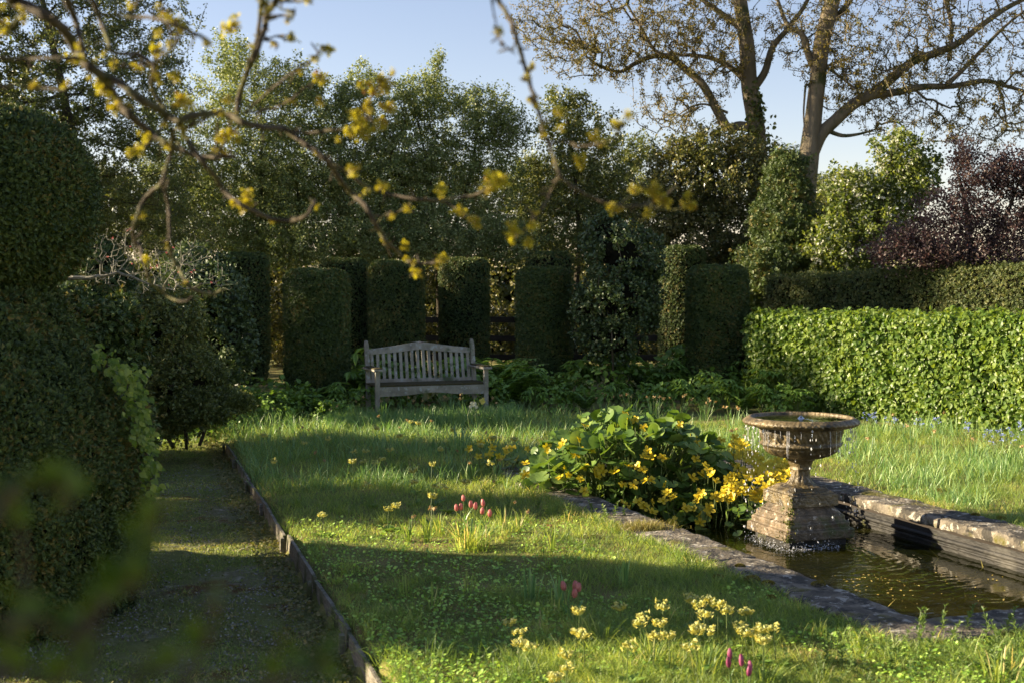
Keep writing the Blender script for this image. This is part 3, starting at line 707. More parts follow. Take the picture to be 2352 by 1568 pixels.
def make_tree(name, label, cat, base, trunk_pts, trunk_r, targets, leaf_mat, bark, nleaf, lsize, spread=.05, T=LEAF4, r0=.0035, k=.35, seg=.4, wob=.06,
              group=None, droop=0, extra=None, e=.46, rmaxleaf=.02, rcap=.3, sag=0, out=.6, limbs=()):
    root = thing(name, label, cat, tuple(base), 0, group)
    tp, tr_ = smooth_path(trunk_pts, trunk_r, 4)
    nodes = [p for p in tp]; parent = list(range(-1, len(tp) - 1)); 
    mb = MB(); tube(mb, tp, tr_, 9)
    for lp, lr in limbs:
        a_, r_ = smooth_path(lp, lr, 4); tube(mb, a_, r_, 7)
        b0 = len(nodes); d = np.linalg.norm(np.array(nodes) - a_[0], axis=1)
        nodes += [p for p in a_]; parent += [int(np.argmin(d))] + list(range(b0, b0 + len(a_) - 1))
    nfix = len(nodes)
    N, par, tips = grow(np.array(nodes), parent, targets, k, seg, wob, sag)
    rad = radii(N, par, r0, e, rcap)
    wb(mb, 'trunk', bark, root, smooth=True)
    mb = MB(); i = np.arange(nfix, len(N)); i = i[par[i] >= 0]
    ra = np.minimum(rad[par[i]], rad[i] * 1.35); big = rad[i] > .012
    edges_tubes(mb, N[par[i]][big], N[i][big], ra[big], rad[i][big], 6)
    edges_tubes(mb, N[par[i]][~big], N[i][~big], ra[~big], rad[i][~big], 3)
    wb(mb, 'branches', bark, root)
    rad2 = rad.copy(); rad2[:nfix] = 9
    mb = leaves_on(N, par, rad2, nleaf, T, lsize, spread, rmaxleaf, droop, mb=None, out=out)
    wb(mb, 'crown', leaf_mat, root)
    if extra:
        for (nm, mat_, cnt, TT, s_, sprd) in extra:
            wb(leaves_on(N, par, rad2, cnt, TT, s_, sprd, rmaxleaf), nm, mat_, root)
    return root
def shape_shell(mb, surf, n, T, size, out=.35, jit=.02, mat=0, up=.0):
    """surf(n) -> positions, normals"""
    p, nm = surf(n)
    d = unit(nm * out + rdir(n) + np.array([0, 0, up])); p = p + nm * rng.normal(size=(n, 1)) * jit
    sc(mb, T, p, d, nm + rdir(n) * .6, rng.uniform(.7, 1.3, n) * size, mat)

# ------------------------------------------------------------------ clipped yew columns
def column_surf(r, h, wob, seed):
    def rr(a, z): return r * (1 + wob * (np.sin(a * 3 + seed) * .5 + np.sin(z * 4 + a * 2 + seed) * .5 + .4 * np.sin(z * 9 - a * 5 + seed))) * np.where(z > h - .12, np.sqrt(np.clip(1 - ((z - h + .12) / .13) ** 2 * .35, .3, 1)), 1) * np.where(z < .5, .86 + .28 * z, 1)
    def f(n):
        nt_ = int(n * .16); a = rng.random(n) * 2 * np.pi; z = rng.random(n) * h
        R = rr(a, z); R[:nt_] = rr(a[:nt_], np.full(nt_, h)) * np.sqrt(rng.random(nt_)); 
        z[:nt_] = h + .02 * np.sin(a[:nt_] * 3 + R[:nt_] * 9) - .04 * (R[:nt_] / r) ** 4
        p = np.column_stack([R * np.cos(a), R * np.sin(a), z])
        nm = np.column_stack([np.cos(a), np.sin(a), np.zeros(n)]); nm[:nt_] = [0, 0, 1]
        return p, nm
    return f, rr
def yew_column(px, ytop, d, wpx, label, seed, mat=None, group=None, n=15000, size=.033):
    c = P(px, ytop, d); h = c[2]; r = wpx / 2 / F * d; c[2] = 0
    root = thing('yew_column', label, 'topiary', tuple(c), 0, group)
    n = int(n * 1.9); f, rr = column_surf(r - .02, h, .014, seed)
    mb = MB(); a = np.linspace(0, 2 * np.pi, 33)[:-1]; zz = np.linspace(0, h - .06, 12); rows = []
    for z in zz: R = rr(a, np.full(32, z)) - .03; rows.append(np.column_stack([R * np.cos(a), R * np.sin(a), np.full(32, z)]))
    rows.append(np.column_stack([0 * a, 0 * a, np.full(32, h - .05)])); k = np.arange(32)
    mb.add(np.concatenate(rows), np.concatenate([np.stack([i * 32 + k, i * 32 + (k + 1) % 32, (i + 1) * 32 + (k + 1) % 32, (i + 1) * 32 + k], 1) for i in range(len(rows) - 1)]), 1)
    shape_shell(mb, f, n, SPRIG3, size, .3, .009)
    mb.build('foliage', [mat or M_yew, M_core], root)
    return root
yew_column(727, 625, 17.5, 150, 'broad flat topped yew column beside the bench, closest of the yew columns', 1, n=22000)
yew_column(1247, 620, 19.8, 124, 'slim clipped yew column between the bench and the blue-green holly bush', 2, n=18000)
yew_column(1648, 616, 19.3, 140, 'clipped yew column standing at the end of the fresh green beech hedge', 3, n=20000)
yew_column(562, 585, 22, 112, 'dark yew column in the back row, behind the dark shrubs by the path', 4, n=9000)
yew_column(787, 598, 22.5, 122, 'dark yew column in the back row, half hidden by the closest column', 5, n=9000)
yew_column(911, 604, 21.5, 128, 'dark yew column directly behind the arched back of the bench', 6, n=14000)
yew_column(1066, 598, 22.5, 116, 'dark yew column in the back row behind the far arm of the bench', 7, n=11000)
yew_column(1262, 583, 24, 112, 'dark yew column whose top shows above the slim front column', 8, n=8000)
yew_column(1566, 570, 23, 108, 'tall narrow yew column in the back row behind the holly bush', 9, n=10000)

# ------------------------------------------------------------------ big yew topiary beside the path
def spin_surf(prof, wob, seed, lump=.03):
    prof = np.array(prof); seg = np.linalg.norm(np.diff(prof, axis=0), axis=1) * (prof[:-1, 0] + prof[1:, 0]) / 2; cw = np.concatenate([[0], np.cumsum(seg)]); cw /= cw[-1]
    def R(a, z, r): return r * (1 + wob * (np.sin(a * 3 + z * 2 + seed) * .5 + .35 * np.sin(z * 7 - a * 4 + seed))) + lump * np.sin(a * 11 + seed) * np.sin(z * 13)
    def f(n, amin=0, amax=2 * np.pi):
        u = rng.random(n); r = np.interp(u, cw, prof[:, 0]); z = np.interp(u, cw, prof[:, 1]); a = amin + rng.random(n) * (amax - amin)
        du = .01; r2 = np.interp(np.clip(u + du, 0, 1), cw, prof[:, 0]); z2 = np.interp(np.clip(u + du, 0, 1), cw, prof[:, 1])
        r1 = np.interp(np.clip(u - du, 0, 1), cw, prof[:, 0]); z1 = np.interp(np.clip(u - du, 0, 1), cw, prof[:, 1])
        tn = np.column_stack([z2 - z1, -(r2 - r1)]); tn = tn / np.maximum(np.linalg.norm(tn, axis=1, keepdims=True), 1e-9)
        RR = R(a, z, r)
        return np.column_stack([RR * np.cos(a), RR * np.sin(a), z]), np.column_stack([tn[:, 0] * np.cos(a), tn[:, 0] * np.sin(a), tn[:, 1]])
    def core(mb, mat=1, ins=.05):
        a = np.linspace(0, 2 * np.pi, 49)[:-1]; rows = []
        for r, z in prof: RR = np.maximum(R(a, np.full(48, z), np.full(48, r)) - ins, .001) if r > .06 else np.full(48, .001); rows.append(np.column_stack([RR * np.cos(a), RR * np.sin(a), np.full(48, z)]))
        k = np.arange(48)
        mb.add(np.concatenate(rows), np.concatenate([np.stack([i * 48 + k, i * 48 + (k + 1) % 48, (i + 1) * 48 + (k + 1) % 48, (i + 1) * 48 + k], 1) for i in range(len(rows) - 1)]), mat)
    return f, core
YC = np.array([-3.32, 7.2]); 
top_root = thing('yew_topiary', 'large two tiered yew topiary bulging over the edge of the sunken path', 'topiary', (YC[0], YC[1], -.15))
def edge_r(px, py, d=7.2): p = P(px, py, d); return p[0] - YC[0], p[2]
sil = [(290, 1520), (300, 1420), (325, 1330), (343, 1230), (352, 1140), (342, 1060), (322, 990), (298, 930), (270, 885), (225, 835), (185, 785), (150, 710), (120, 672), (60, 655)]
pr = [edge_r(*s) for s in sil]; pr = [(pr[0][0] * .93, -.14)] + pr + [(0.02, pr[-1][1] + .03)]
pr = [(r * .93, z + .15) for r, z in pr]
f1, core1 = spin_surf(pr, .015, 2.0, .02)
mb = MB(); core1(mb); 
p, nm = f1(150000, -np.pi * .78, np.pi * .35)
d = unit(nm * .5 + rdir(len(p)) * .9 + [0, 0, -.1]); p = p + nm * (rng.normal(size=(len(p), 1)) * .016 + .014 * (np.sin(p[:, :1] * 23) * np.sin(p[:, 2:] * 27) + np.sin(p[:, 1:2] * 31 + p[:, 2:] * 9)))
sc(mb, SPRIG, p, d, nm + rdir(len(p)) * .5, rng.uniform(.6, 1.3, len(p)) * .027)
p, nm = f1(14000, np.pi * .35, np.pi * 1.22); sc(mb, SPRIG3, p, unit(nm * .5 + rdir(len(p))), nm, .06)
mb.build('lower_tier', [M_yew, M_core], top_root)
bc = P(-10, 462, 7.2); br = 215 / F * 7.2; bz = 205 / F * 7.2
th = np.linspace(-np.pi / 2, np.pi / 2, 26); pb = [(max(.002, br * math.cos(t) ** .85), bz * math.sin(t)) for t in th]
f2, core2 = spin_surf(pb, .02, 5.0, .012)
mb = MB(); core2(mb, 1, .04)
p, nm = f2(80000); d = unit(nm * .5 + rdir(len(p)) * .9); p = p + nm * rng.normal(size=(len(p), 1)) * .016
sc(mb, SPRIG, p, d, nm + rdir(len(p)) * .5, rng.uniform(.6, 1.3, len(p)) * .027)
for i in range(len(mb.V)): mb.V[i] = mb.V[i] + (bc - np.array(top_root.location))
mb.build('top_tier', [M_yew, M_core], top_root)
tube(mb := MB(), [(0, 0, 1.5), ((bc[0] - YC[0]), bc[1] - YC[1], bc[2] + .15)], [.06, .05], 8); mb.build('trunk', M_bark, top_root)

def low_yew(label, x, y, r, h, n=16000):  # mounds added mostly out of sight to shade lawn and path
    root = thing('shade_mound', label, 'topiary', (x, y, 0)); t = np.linspace(0, 1, 16)
    f_, core_ = spin_surf([(max(.003, r * math.cos(a * math.pi / 2) ** .6 * (.88 + .12 * a)), h * a) for a in t], .03, x * 3, .02)
    mb = MB(); core_(mb); p, nm = f_(n); sc(mb, SPRIG3, p, unit(nm * .5 + rdir(n)), nm + rdir(n) * .4, .055); mb.build('foliage', [M_yew, M_core], root)
low_yew('unseen yew mound added for shade close behind the large two tiered topiary', -3.95, 8.4, .55, 1.1)
low_yew('yew mound added for shade farther along the path behind the lichened branch', -4.5, 11.9, .85, 1.95)
low_yew('unseen yew mound added for shade behind the olive shrub at the path head', -5.5, 16.9, .95, 2.35)
low_yew('unseen yew mound added for shade between the laurel shrub and great thorn tree', -5.1, 13.5, .75, 2.1)
# bright climbing hydrangea spilling over its far shoulder
hyd = thing('climbing_hydrangea', 'sunlit bright green large leaved climber spilling over the yew topiary', 'climber', tuple(P(300, 1180, 7.6) * [1, 1, 0]))
path_px = [(222, 818, .9), (250, 835, .9), (285, 850, 1), (310, 868, .9), (300, 900, .9), (322, 925, .9), (325, 960, .8), (318, 1000, .8), (335, 1020, .9), (338, 1050, .8), (330, 1080, .7), (345, 1115, .4), (352, 1130, .3), (270, 870, .8), (290, 930, .7), (305, 990, .6)]
mb = MB()
for (px, py, wgt) in path_px:
    k = int(48 * wgt); pp = np.array([P(px + rng.normal() * 11 + 2, py + rng.normal() * 14, 7.12 + rng.normal() * .13) for _ in range(k)])
    dd = rdir(k) * .6 + [.5, -.35, -.5]; sc(mb, LEAF6, pp, dd, rdir(k) * .5 + [.2, -.7, .8], rng.uniform(.018, .055, k), wid=.9)
wb(mb, 'leaves', leafmat('climber_leaf', [(.10, .17, .025), (.18, .26, .045), (.34, .40, .11)], trans=.5, clump=5), hyd)
mb = MB(); tube(mb, *smooth_path([P(335, 1320, 7.5), P(350, 1150, 7.4), P(328, 1000, 7.3), P(290, 885, 7.3), P(225, 822, 7.3)], .008)); wb(mb, 'vine', M_twig, hyd)

# ------------------------------------------------------------------ shrubs between path and columns
def shrub(name, label, cat, blobs, mat, nleaf, lsize, T=LEAF4, twig=M_twig, ntgt=300, group=None, spread=.05, k=.35, corek=.0, r0=.0025):
    c = np.array([b_[0] for b_ in blobs]).mean(), max(b_[1] + b_[3] for b_ in blobs)
    d = np.mean([b_[4] for b_ in blobs]); base = P(c[0], c[1], d); base[2] = 0
    root = thing(name, label, cat, tuple(base), 0, group)
    tot = sum(b_[2] * b_[3] for b_ in blobs)
    tg = np.concatenate([blob(b_[0], b_[1], b_[2], b_[3], b_[4], b_[5], max(8, int(ntgt * b_[2] * b_[3] / tot)), .6) for b_ in blobs]); tg = tg[tg[:, 2] > .02]
    stems = []; nodes = []; par = []
    for s_ in range(4):
        o = rng.normal(size=2) * .12; b0 = len(nodes)
        nodes += [base + [o[0], o[1], 0], base + [o[0] * 2.2, o[1] * 2, .35], base + [o[0] * 3.5, o[1] * 3, .8]]; par += [-1, b0, b0 + 1]
    N, pa, tips = grow(np.array(nodes), par, tg, k, .25, .05); rad = radii(N, pa, r0, .45, .05)
    mb = MB(); i = np.nonzero(pa >= 0)[0]; edges_tubes(mb, N[pa[i]], N[i], np.minimum(rad[pa[i]], rad[i] * 1.4), rad[i], 3); wb(mb, 'branches', twig, root)
    mb = leaves_on(N, pa, rad, nleaf, T, lsize, spread, .03)
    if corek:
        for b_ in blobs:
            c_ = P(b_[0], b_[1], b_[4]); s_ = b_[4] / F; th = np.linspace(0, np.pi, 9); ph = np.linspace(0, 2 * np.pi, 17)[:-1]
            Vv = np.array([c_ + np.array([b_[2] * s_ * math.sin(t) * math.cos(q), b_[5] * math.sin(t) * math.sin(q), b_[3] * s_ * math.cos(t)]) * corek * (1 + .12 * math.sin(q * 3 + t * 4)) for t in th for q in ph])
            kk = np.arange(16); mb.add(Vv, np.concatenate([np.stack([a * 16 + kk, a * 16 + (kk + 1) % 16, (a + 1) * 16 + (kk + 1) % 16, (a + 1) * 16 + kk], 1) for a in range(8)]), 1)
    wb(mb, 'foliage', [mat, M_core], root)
    return root
shrub('yew_shrub', 'dark loosely clipped yew behind the large topiary, below the bare lichened branch', 'shrub', [(130, 760, 120, 110, 10.1, .4), (190, 870, 130, 130, 10.1, .4), (270, 800, 60, 120, 10.2, .35), (250, 990, 100, 130, 10.1, .4)], M_yew, 26000, .05, TWIN, corek=.6, ntgt=800)
shrub('evergreen_shrub', 'fine leaved olive shrub sweeping down to the head of the sunken path', 'shrub', [(370, 760, 95, 120, 13.4, .6), (420, 880, 90, 90, 13.2, .55), (400, 930, 120, 52, 13.2, .5), (495, 920, 70, 45, 13.6, .4), (450, 925, 90, 42, 13.5, .4), (545, 930, 38, 26, 14.2, .3), (360, 960, 90, 35, 13.2, .4)], M_drk, 34000, .042, TWIN, corek=.55, ntgt=1000)
shrub('laurel_shrub', 'dark soft leaved shrub between the olive shrub and the yew columns', 'shrub', [(485, 690, 85, 90, 15.5, .6), (520, 790, 70, 90, 15.5, .5), (450, 620, 80, 60, 16, .5)], M_holly, 16000, .055, LEAF4, corek=.5, ntgt=500)
shrub('holly_bush', 'blue-green holly bush with dense glossy leaves between two yew columns', 'holly', [(1425, 590, 85, 80, 19, .5), (1430, 690, 95, 90, 18.8, .5), (1400, 780, 80, 60, 18.8, .4), (1345, 720, 40, 90, 19, .3), (1490, 640, 40, 120, 19.3, .3), (1390, 545, 60, 60, 19.2, .3)], M_holly, 18000, .052, LEAF6, corek=.5, ntgt=700)

# ------------------------------------------------------------------ hedges
def hedge(name, label, cat, p0, p1, depth, h0, h1, mat, n, size, T, jit=.03, out=.4, droop=0.0, wave=.02, core=.07, end=True):
    p0 = np.array(p0, float); p1 = np.array(p1, float); L = np.linalg.norm(p1 - p0); t = (p1 - p0) / L; nr = np.array([t[1], -t[0]])
    if np.dot(nr, -p0) < 0: nr = -nr
    root = thing(name, label, cat, (p0[0], p0[1], 0))
    mb = MB()
    k = int(L / .15)
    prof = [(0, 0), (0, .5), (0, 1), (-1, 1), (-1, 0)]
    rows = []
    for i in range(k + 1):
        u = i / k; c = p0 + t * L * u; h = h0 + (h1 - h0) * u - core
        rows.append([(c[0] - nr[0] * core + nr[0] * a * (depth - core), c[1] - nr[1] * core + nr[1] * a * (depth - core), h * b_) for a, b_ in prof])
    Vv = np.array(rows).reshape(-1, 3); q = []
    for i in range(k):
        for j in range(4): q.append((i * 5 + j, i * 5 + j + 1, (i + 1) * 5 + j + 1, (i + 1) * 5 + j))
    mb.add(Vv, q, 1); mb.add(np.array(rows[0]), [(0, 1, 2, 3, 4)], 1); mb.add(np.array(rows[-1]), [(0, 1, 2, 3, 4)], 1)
    u = rng.random(n); v = rng.random(n); kind = rng.random(n); hh = h0 + (h1 - h0) * u
    wv_ = wave * (np.sin(u * L * 4.1) + np.sin(u * L * 9.3 + v * 7) + np.sin(v * 11 + u * L * 3))
    face = kind < .74; tp = (kind >= .74) & (kind < .95)
    off = np.where(face, wv_, np.where(tp, -v * depth, -v * depth)); zz = np.where(face, v * hh, np.where(tp, hh + wv_ * .7, v * hh))
    al = np.where(kind >= .95, 0, u * L)
    pos = np.column_stack([p0[0] + t[0] * al + nr[0] * off, p0[1] + t[1] * al + nr[1] * off, zz])
    nm = np.where(face[:, None], np.array([nr[0], nr[1], .15])[None], np.where(tp[:, None], np.array([0, 0, 1.])[None], np.array([-t[0], -t[1], 0])[None]))
    pos = pos + nm * rng.normal(size=(n, 1)) * jit
    d = rdir(n) + nm * out; d[:, 2] -= droop
    sc(mb, T, pos, d, nm + rdir(n) * .55, rng.uniform(.6, 1.25, n) * size)
    wb(mb, 'foliage', [mat, M_core], root)
    return root
H0, H1 = np.array([3.35, 18.3]), np.array([7.3, 11.9])
bh = hedge('beech_hedge', 'bright green clipped beech hedge, lower one in front of the long yew hedge', 'hedge', H0, H1, 1.0, 1.26, 1.36, M_horn, 40000, .068, LEAF6, .035, .25, .55, .025, .08)
yh = hedge('yew_hedge', 'long straight topped yew hedge rising behind the bright beech hedge', 'hedge', (4.05, 20.5), (9.6, 13.2), 1.2, 1.83, 2.08, M_yewlit, 60000, .042, SPRIG3, .02, .35, 0, .015, .05)

# ------------------------------------------------------------------ background trees
def seedtargets(bl, n):
    tot = sum(b_[2] * b_[3] for b_ in bl)
    out = []
    for b_ in bl:
        k = max(6, int(n * b_[2] * b_[3] / tot)); p = blob(*b_[:6], k, 1.1); c = P(b_[0], b_[1], b_[4])
        f = np.where(rng.random((k, 1)) < .16, rng.uniform(1.0, 1.3, (k, 1)), 1.0); up = (p[:, 2:3] > c[2] - .2)
        out.append(c + (p - c) * np.where(up, f, np.minimum(f, 1.1)))
    return np.concatenate(out)
def vary(p): return p
# great dark tree at the left
bl = [(110, 130, 300, 230, 17, 2.2), (330, 60, 130, 120, 17.5, 1.5), (330, 230, 130, 130, 17, 1.5), (120, 380, 220, 180, 17, 1.8), (350, 420, 130, 150, 17.5, 1.2), (-200, 200, 300, 400, 17, 1.2), (-100, -250, 400, 250, 17, 1.4), (220, -120, 230, 130, 17, 2), (330, 520, 170, 90, 18.5, 1), (180, 540, 180, 90, 18, 1)]
b0 = P(150, 900, 20.7); b0[2] = 0
make_tree('thorn_tree', 'great dark thorn tree with dense bare twigs and tiny leaves above the topiary ball', 'tree', b0, [b0, P(170, 760, 20.7), P(130, 560, 20.5), P(160, 330, 20.3), P(120, 100, 20.2), P(60, -150, 20.2)], [.16, .13, .11, .08, .05, .03],
          seedtargets([(x, y, a, b_, q + 3.4, r * .75) for x, y, a, b_, q, r in bl], 3200), M_drk, M_bark, 125000, .043, .07, TWIN, r0=.0042, seg=.35, wob=.10)
# hawthorns
ROUNDISH = ([(0, 0, 0), (.52, .45, .12), (0, 1, -.05), (-.52, .45, .12)], [(0, 1, 2), (0, 2, 3)])
BLO = [('blossom', M_white, 2600, LEAF4, .022, .06)]
def haw(label, base_px, d, trunks, bl, ntg, nl, mat=M_haw, extra=None, size=.038, name='hawthorn_tree', cat='tree', T=TWIN, spread=.05):
    if name in ('hawthorn_tree', 'holly_tree'):
        d += 4.5; bl = [(x, y, a, b_, q + 4.5, r) for x, y, a, b_, q, r in bl]; size *= 1.15
        if name == 'hawthorn_tree': nl = int(nl * .85); T = ROUNDISH; size *= .92
    b_ = P(base_px, 900, d); b_[2] = 0
    limbs = [([P(x, y, d + dz) for x, y, dz in t_], np.linspace(.045, .018, len(t_))) for t_ in trunks[1:]]
    t0 = [b_] + [P(x, y, d + dz) for x, y, dz in trunks[0]]
    return make_tree(name, label, cat, b_, t0, np.linspace(.085, .02, len(t0)), seedtargets(bl, int(ntg * 1.7)), mat, M_bark, int(nl * 1.45), size, spread * 1.5, T, r0=.0026, seg=.3, wob=.10, limbs=limbs, extra=extra)
haw('hawthorn with pale leafing crown reaching over the path side shrubs', 560, 20.5, [[(560, 700, 0), (590, 560, 0), (600, 400, 0), (600, 250, 0)], [(570, 640, 0), (500, 500, 0), (470, 380, 0)]],
    [(590, 230, 130, 110, 20.5, 1.2), (520, 130, 60, 70, 20.5, .7), (640, 190, 70, 60, 20.5, .6), (450, 330, 150, 160, 20.5, 1.2), (600, 400, 180, 140, 20.5, 1.3), (470, 520, 220, 90, 20.5, 1.2), (600, 560, 140, 60, 20.2, 1)], 1500, 52000)
haw('wide hawthorn with fine spring leaves behind the yew columns and bench', 800, 21, [[(790, 700, 0), (800, 580, 0), (790, 420, 0), (760, 260, 0)], [(800, 600, 0), (870, 480, .2), (900, 350, 0)], [(795, 620, 0), (700, 520, -.2), (680, 400, 0)]],
    [(740, 260, 130, 90, 21, 1.2), (690, 200, 60, 50, 21, .5), (860, 250, 110, 80, 21, 1), (830, 180, 30, 40, 21, .3), (700, 400, 160, 120, 21, 1.2), (870, 400, 160, 120, 21, 1.2), (760, 530, 240, 80, 20.5, 1.4), (880, 560, 150, 50, 20.3, 1), (660, 580, 130, 40, 19.6, .8)], 2000, 68000, extra=BLO)
haw('hawthorn with dark forked trunks and a high twig spire against the sky', 1010, 21.5, [[(1010, 700, 0), (1000, 560, 0), (990, 430, 0), (960, 280, 0)], [(1005, 600, 0), (1060, 480, .2), (1090, 350, 0), (1100, 260, 0)], [(1002, 590, 0), (940, 480, -.2), (910, 380, 0)]],
    [(970, 230, 90, 70, 21.5, .9), (1000, 160, 14, 45, 21.5, .1), (1010, 130, 8, 30, 21.5, .05), (1080, 270, 120, 80, 21.5, 1), (1170, 300, 60, 60, 21.5, .6), (930, 380, 130, 110, 21.5, 1.1), (1090, 400, 120, 100, 21.5, .9), (1000, 540, 220, 75, 20.8, 1.3), (1130, 560, 130, 60, 20.6, .8)], 1900, 62000, extra=BLO)
haw('loose ivy clad evergreen with pointed top between the hawthorns and holly tree', 1320, 22, [[(1320, 700, 0), (1330, 560, 0), (1320, 400, 0), (1300, 250, 0)]],
    [(1290, 250, 60, 60, 22, .6), (1330, 310, 110, 80, 22, .9), (1330, 420, 130, 90, 22, 1), (1230, 440, 70, 110, 22.5, .8), (1300, 540, 150, 80, 21.5, 1), (1400, 480, 80, 110, 21.5, .8)], 1000, 30000, mat=M_drk, size=.045)
haw('golden variegated holly tree lit by low sun in front of the tall trunks', 1640, 20.8, [[(1640, 700, 0), (1650, 560, 0), (1640, 440, 0), (1630, 340, 0)]],
    [(1560, 360, 80, 50, 20.8, .6), (1640, 340, 110, 55, 20.8, .8), (1740, 380, 80, 60, 20.8, .7), (1650, 430, 170, 90, 20.6, 1), (1540, 470, 100, 80, 20.6, .8), (1640, 540, 180, 80, 20.4, 1), (1720, 590, 130, 50, 20.4, .8)], 1200, 34000, mat=M_gold, name='holly_tree', size=.055, T=LEAF4)
haw('dark hanging conifer between the golden holly and the tall forked trunk', 1800, 22.5, [[(1810, 700, 0), (1820, 560, 0), (1820, 450, 0), (1815, 360, 0)]],
    [(1810, 420, 55, 80, 22.5, .5), (1800, 520, 80, 90, 22.5, .7), (1770, 610, 90, 50, 22, .7), (1840, 600, 90, 60, 22.5, .7)], 600, 24000, mat=M_yew, name='conifer', size=.06, T=SPRIG3)
haw('white flowering lilac with fresh green leaves beside the tall forked trunk', 2010, 21.5, [[(2010, 700, 0), (2010, 560, 0), (2030, 450, 0), (2050, 350, 0)], [(2010, 600, 0), (1960, 520, 0), (1940, 450, 0)]],
    [(2060, 350, 70, 50, 21.5, .5), (2080, 420, 80, 70, 21.5, .6), (1950, 430, 60, 60, 21.5, .5), (2010, 500, 110, 70, 21.5, .7), (1960, 580, 90, 50, 21.5, .6), (2120, 390, 50, 60, 21.5, .5), (1900, 560, 70, 60, 21.5, .5)], 480, 7500, mat=M_lime, name='lilac', size=.065, T=LEAF6,
    extra=[('blossom', M_white, 3400, LEAF4, .055, .03)])
haw('plum coloured smoke bush spreading above the straight topped yew hedge', 2230, 18.3, [[(2230, 700, 0), (2230, 600, 0), (2220, 480, 0), (2200, 400, 0)], [(2230, 650, 0), (2120, 560, 0), (2060, 530, 0)], [(2230, 640, 0), (2300, 520, 0), (2340, 420, 0)]],
    [(2210, 350, 30, 40, 18.3, .3), (2250, 400, 70, 50, 18.3, .5), (2330, 400, 70, 60, 18.3, .6), (2200, 480, 100, 50, 18.3, .7), (2310, 520, 100, 55, 18.3, .8), (2130, 550, 110, 50, 18.3, .7), (2250, 580, 150, 45, 18.2, .8), (2430, 450, 80, 120, 18.3, .8), (2100, 585, 110, 35, 18.3, .6)], 1500, 24000, mat=M_plum, name='smoke_bush', cat='shrub', size=.042, T=LEAF4)

for k_, (x_, lb_) in enumerate([(330, 'far hawthorn closing the view behind the great thorn tree'), (640, 'far hawthorn closing the view behind the closest yew column'), (930, 'far hawthorn closing the view behind the bench'), (1230, 'far hawthorn closing the view behind the slim yew column'), (1950, 'far hawthorn low behind the white lilac'), (60, 'far hawthorn behind the topiary ball')]):
    hi = 30 if x_ != 1950 else 0
    haw(lb_, x_, 31, [[(x_, 640, 0), (x_ + 10, 560, 0), (x_, 470 - hi, 0)]], [(x_, 530, 190, 90, 31, 1.5), (x_ + 40, 440 - hi * .3, 150, 60 + hi * .4, 31, 1.5), (x_ - 90, 450, 100, 60 + hi * .3, 31, 1.5)], 650, 30000, size=.05, mat=M_drk)

haw('far thorn filling the gap between the ivy clad evergreen and golden holly tree', 1450, 30, [[(1450, 640, 0), (1450, 540, 0), (1445, 400, 0)]], [(1440, 350, 80, 50, 30, 1), (1450, 440, 110, 70, 30, 1.2), (1440, 540, 130, 70, 30, 1.2)], 600, 16000, size=.055, mat=M_drk)
# two tall trees
def tall(name, label, d, trunk, tr_, limbs, bl, ntg, nl, ivy=None):
    pts = [P(x, y, d) for x, y in trunk]; b_ = pts[0].copy(); b_[2] = 0
    lm = [([P(x, y, d + dz * k_) for k_, (x, y) in enumerate(l_)], np.linspace(r_[0], r_[1], len(l_))) for l_, r_, dz in limbs]
    root = make_tree(name, label, 'tree', b_, [b_] + pts[1:], tr_, seedtargets(bl, ntg), M_birch, M_bark2, nl, .040, .055, LEAF4, r0=.0062, seg=.55, wob=.12, limbs=lm, k=.12, e=.40, droop=.9, rmaxleaf=.03, sag=.15)
    if ivy:
        mb = MB()
        for (x, y, r_) in ivy:
            c = P(x, y, d - .1); n = 160; sc(mb, LEAF6, c + rng.normal(size=(n, 3)) * [r_ * .6, r_ * .5, r_ * 1.4], rdir(n), rdir(n) + [0, -.8, .2], .1)
        wb(mb, 'ivy', M_drk, root)
    return root
tall('tall_tree', 'tall pale barked tree with ivied trunk and limbs reaching towards the open sky', 26, [(1742, 700), (1740, 420), (1738, 300), (1722, 200), (1716, 110), (1700, 0), (1685, -120), (1670, -350)], [.22, .20, .18, .17, .16, .14, .11, .05],
     [([(1672, 300), (1642, 245), (1613, 194), (1577, 162), (1541, 133), (1500, 130), (1458, 147), (1426, 165), (1395, 160)], (.10, .03), 0.05),
      ([(1730, 205), (1757, 165), (1775, 108), (1811, 65), (1850, 10), (1880, -60)], (.09, .03), -.05),
      ([(1722, 200), (1690, 165), (1650, 140), (1600, 128), (1560, 128)], (.07, .03), .1),
      ([(1545, 130), (1505, 118), (1470, 60), (1440, 10)], (.05, .02), .05),
      ([(1738, 300), (1700, 290), (1672, 300)], (.1, .1), 0.02),
      ([(1710, 70), (1640, 20), (1560, -40)], (.08, .03), .1), ([(1672, 260), (1620, 240), (1580, 250), (1540, 280)], (.03, .01), .03)],
     [(1450, 60, 230, 110, 26, 1.5), (1300, 50, 130, 90, 26, 1.2), (1350, 130, 130, 60, 25.5, 1), (1560, 150, 180, 110, 26, 1.5), (1650, 60, 160, 120, 26, 1.5), (1560, 260, 120, 50, 25.5, 1), (1500, -120, 300, 120, 26, 2), (1220, 60, 50, 60, 26, .5)], 2600, 42000,
     ivy=[(1735, 300, .13), (1738, 260, .14), (1733, 230, .1), (1742, 330, .2), (1740, 370, .25)])
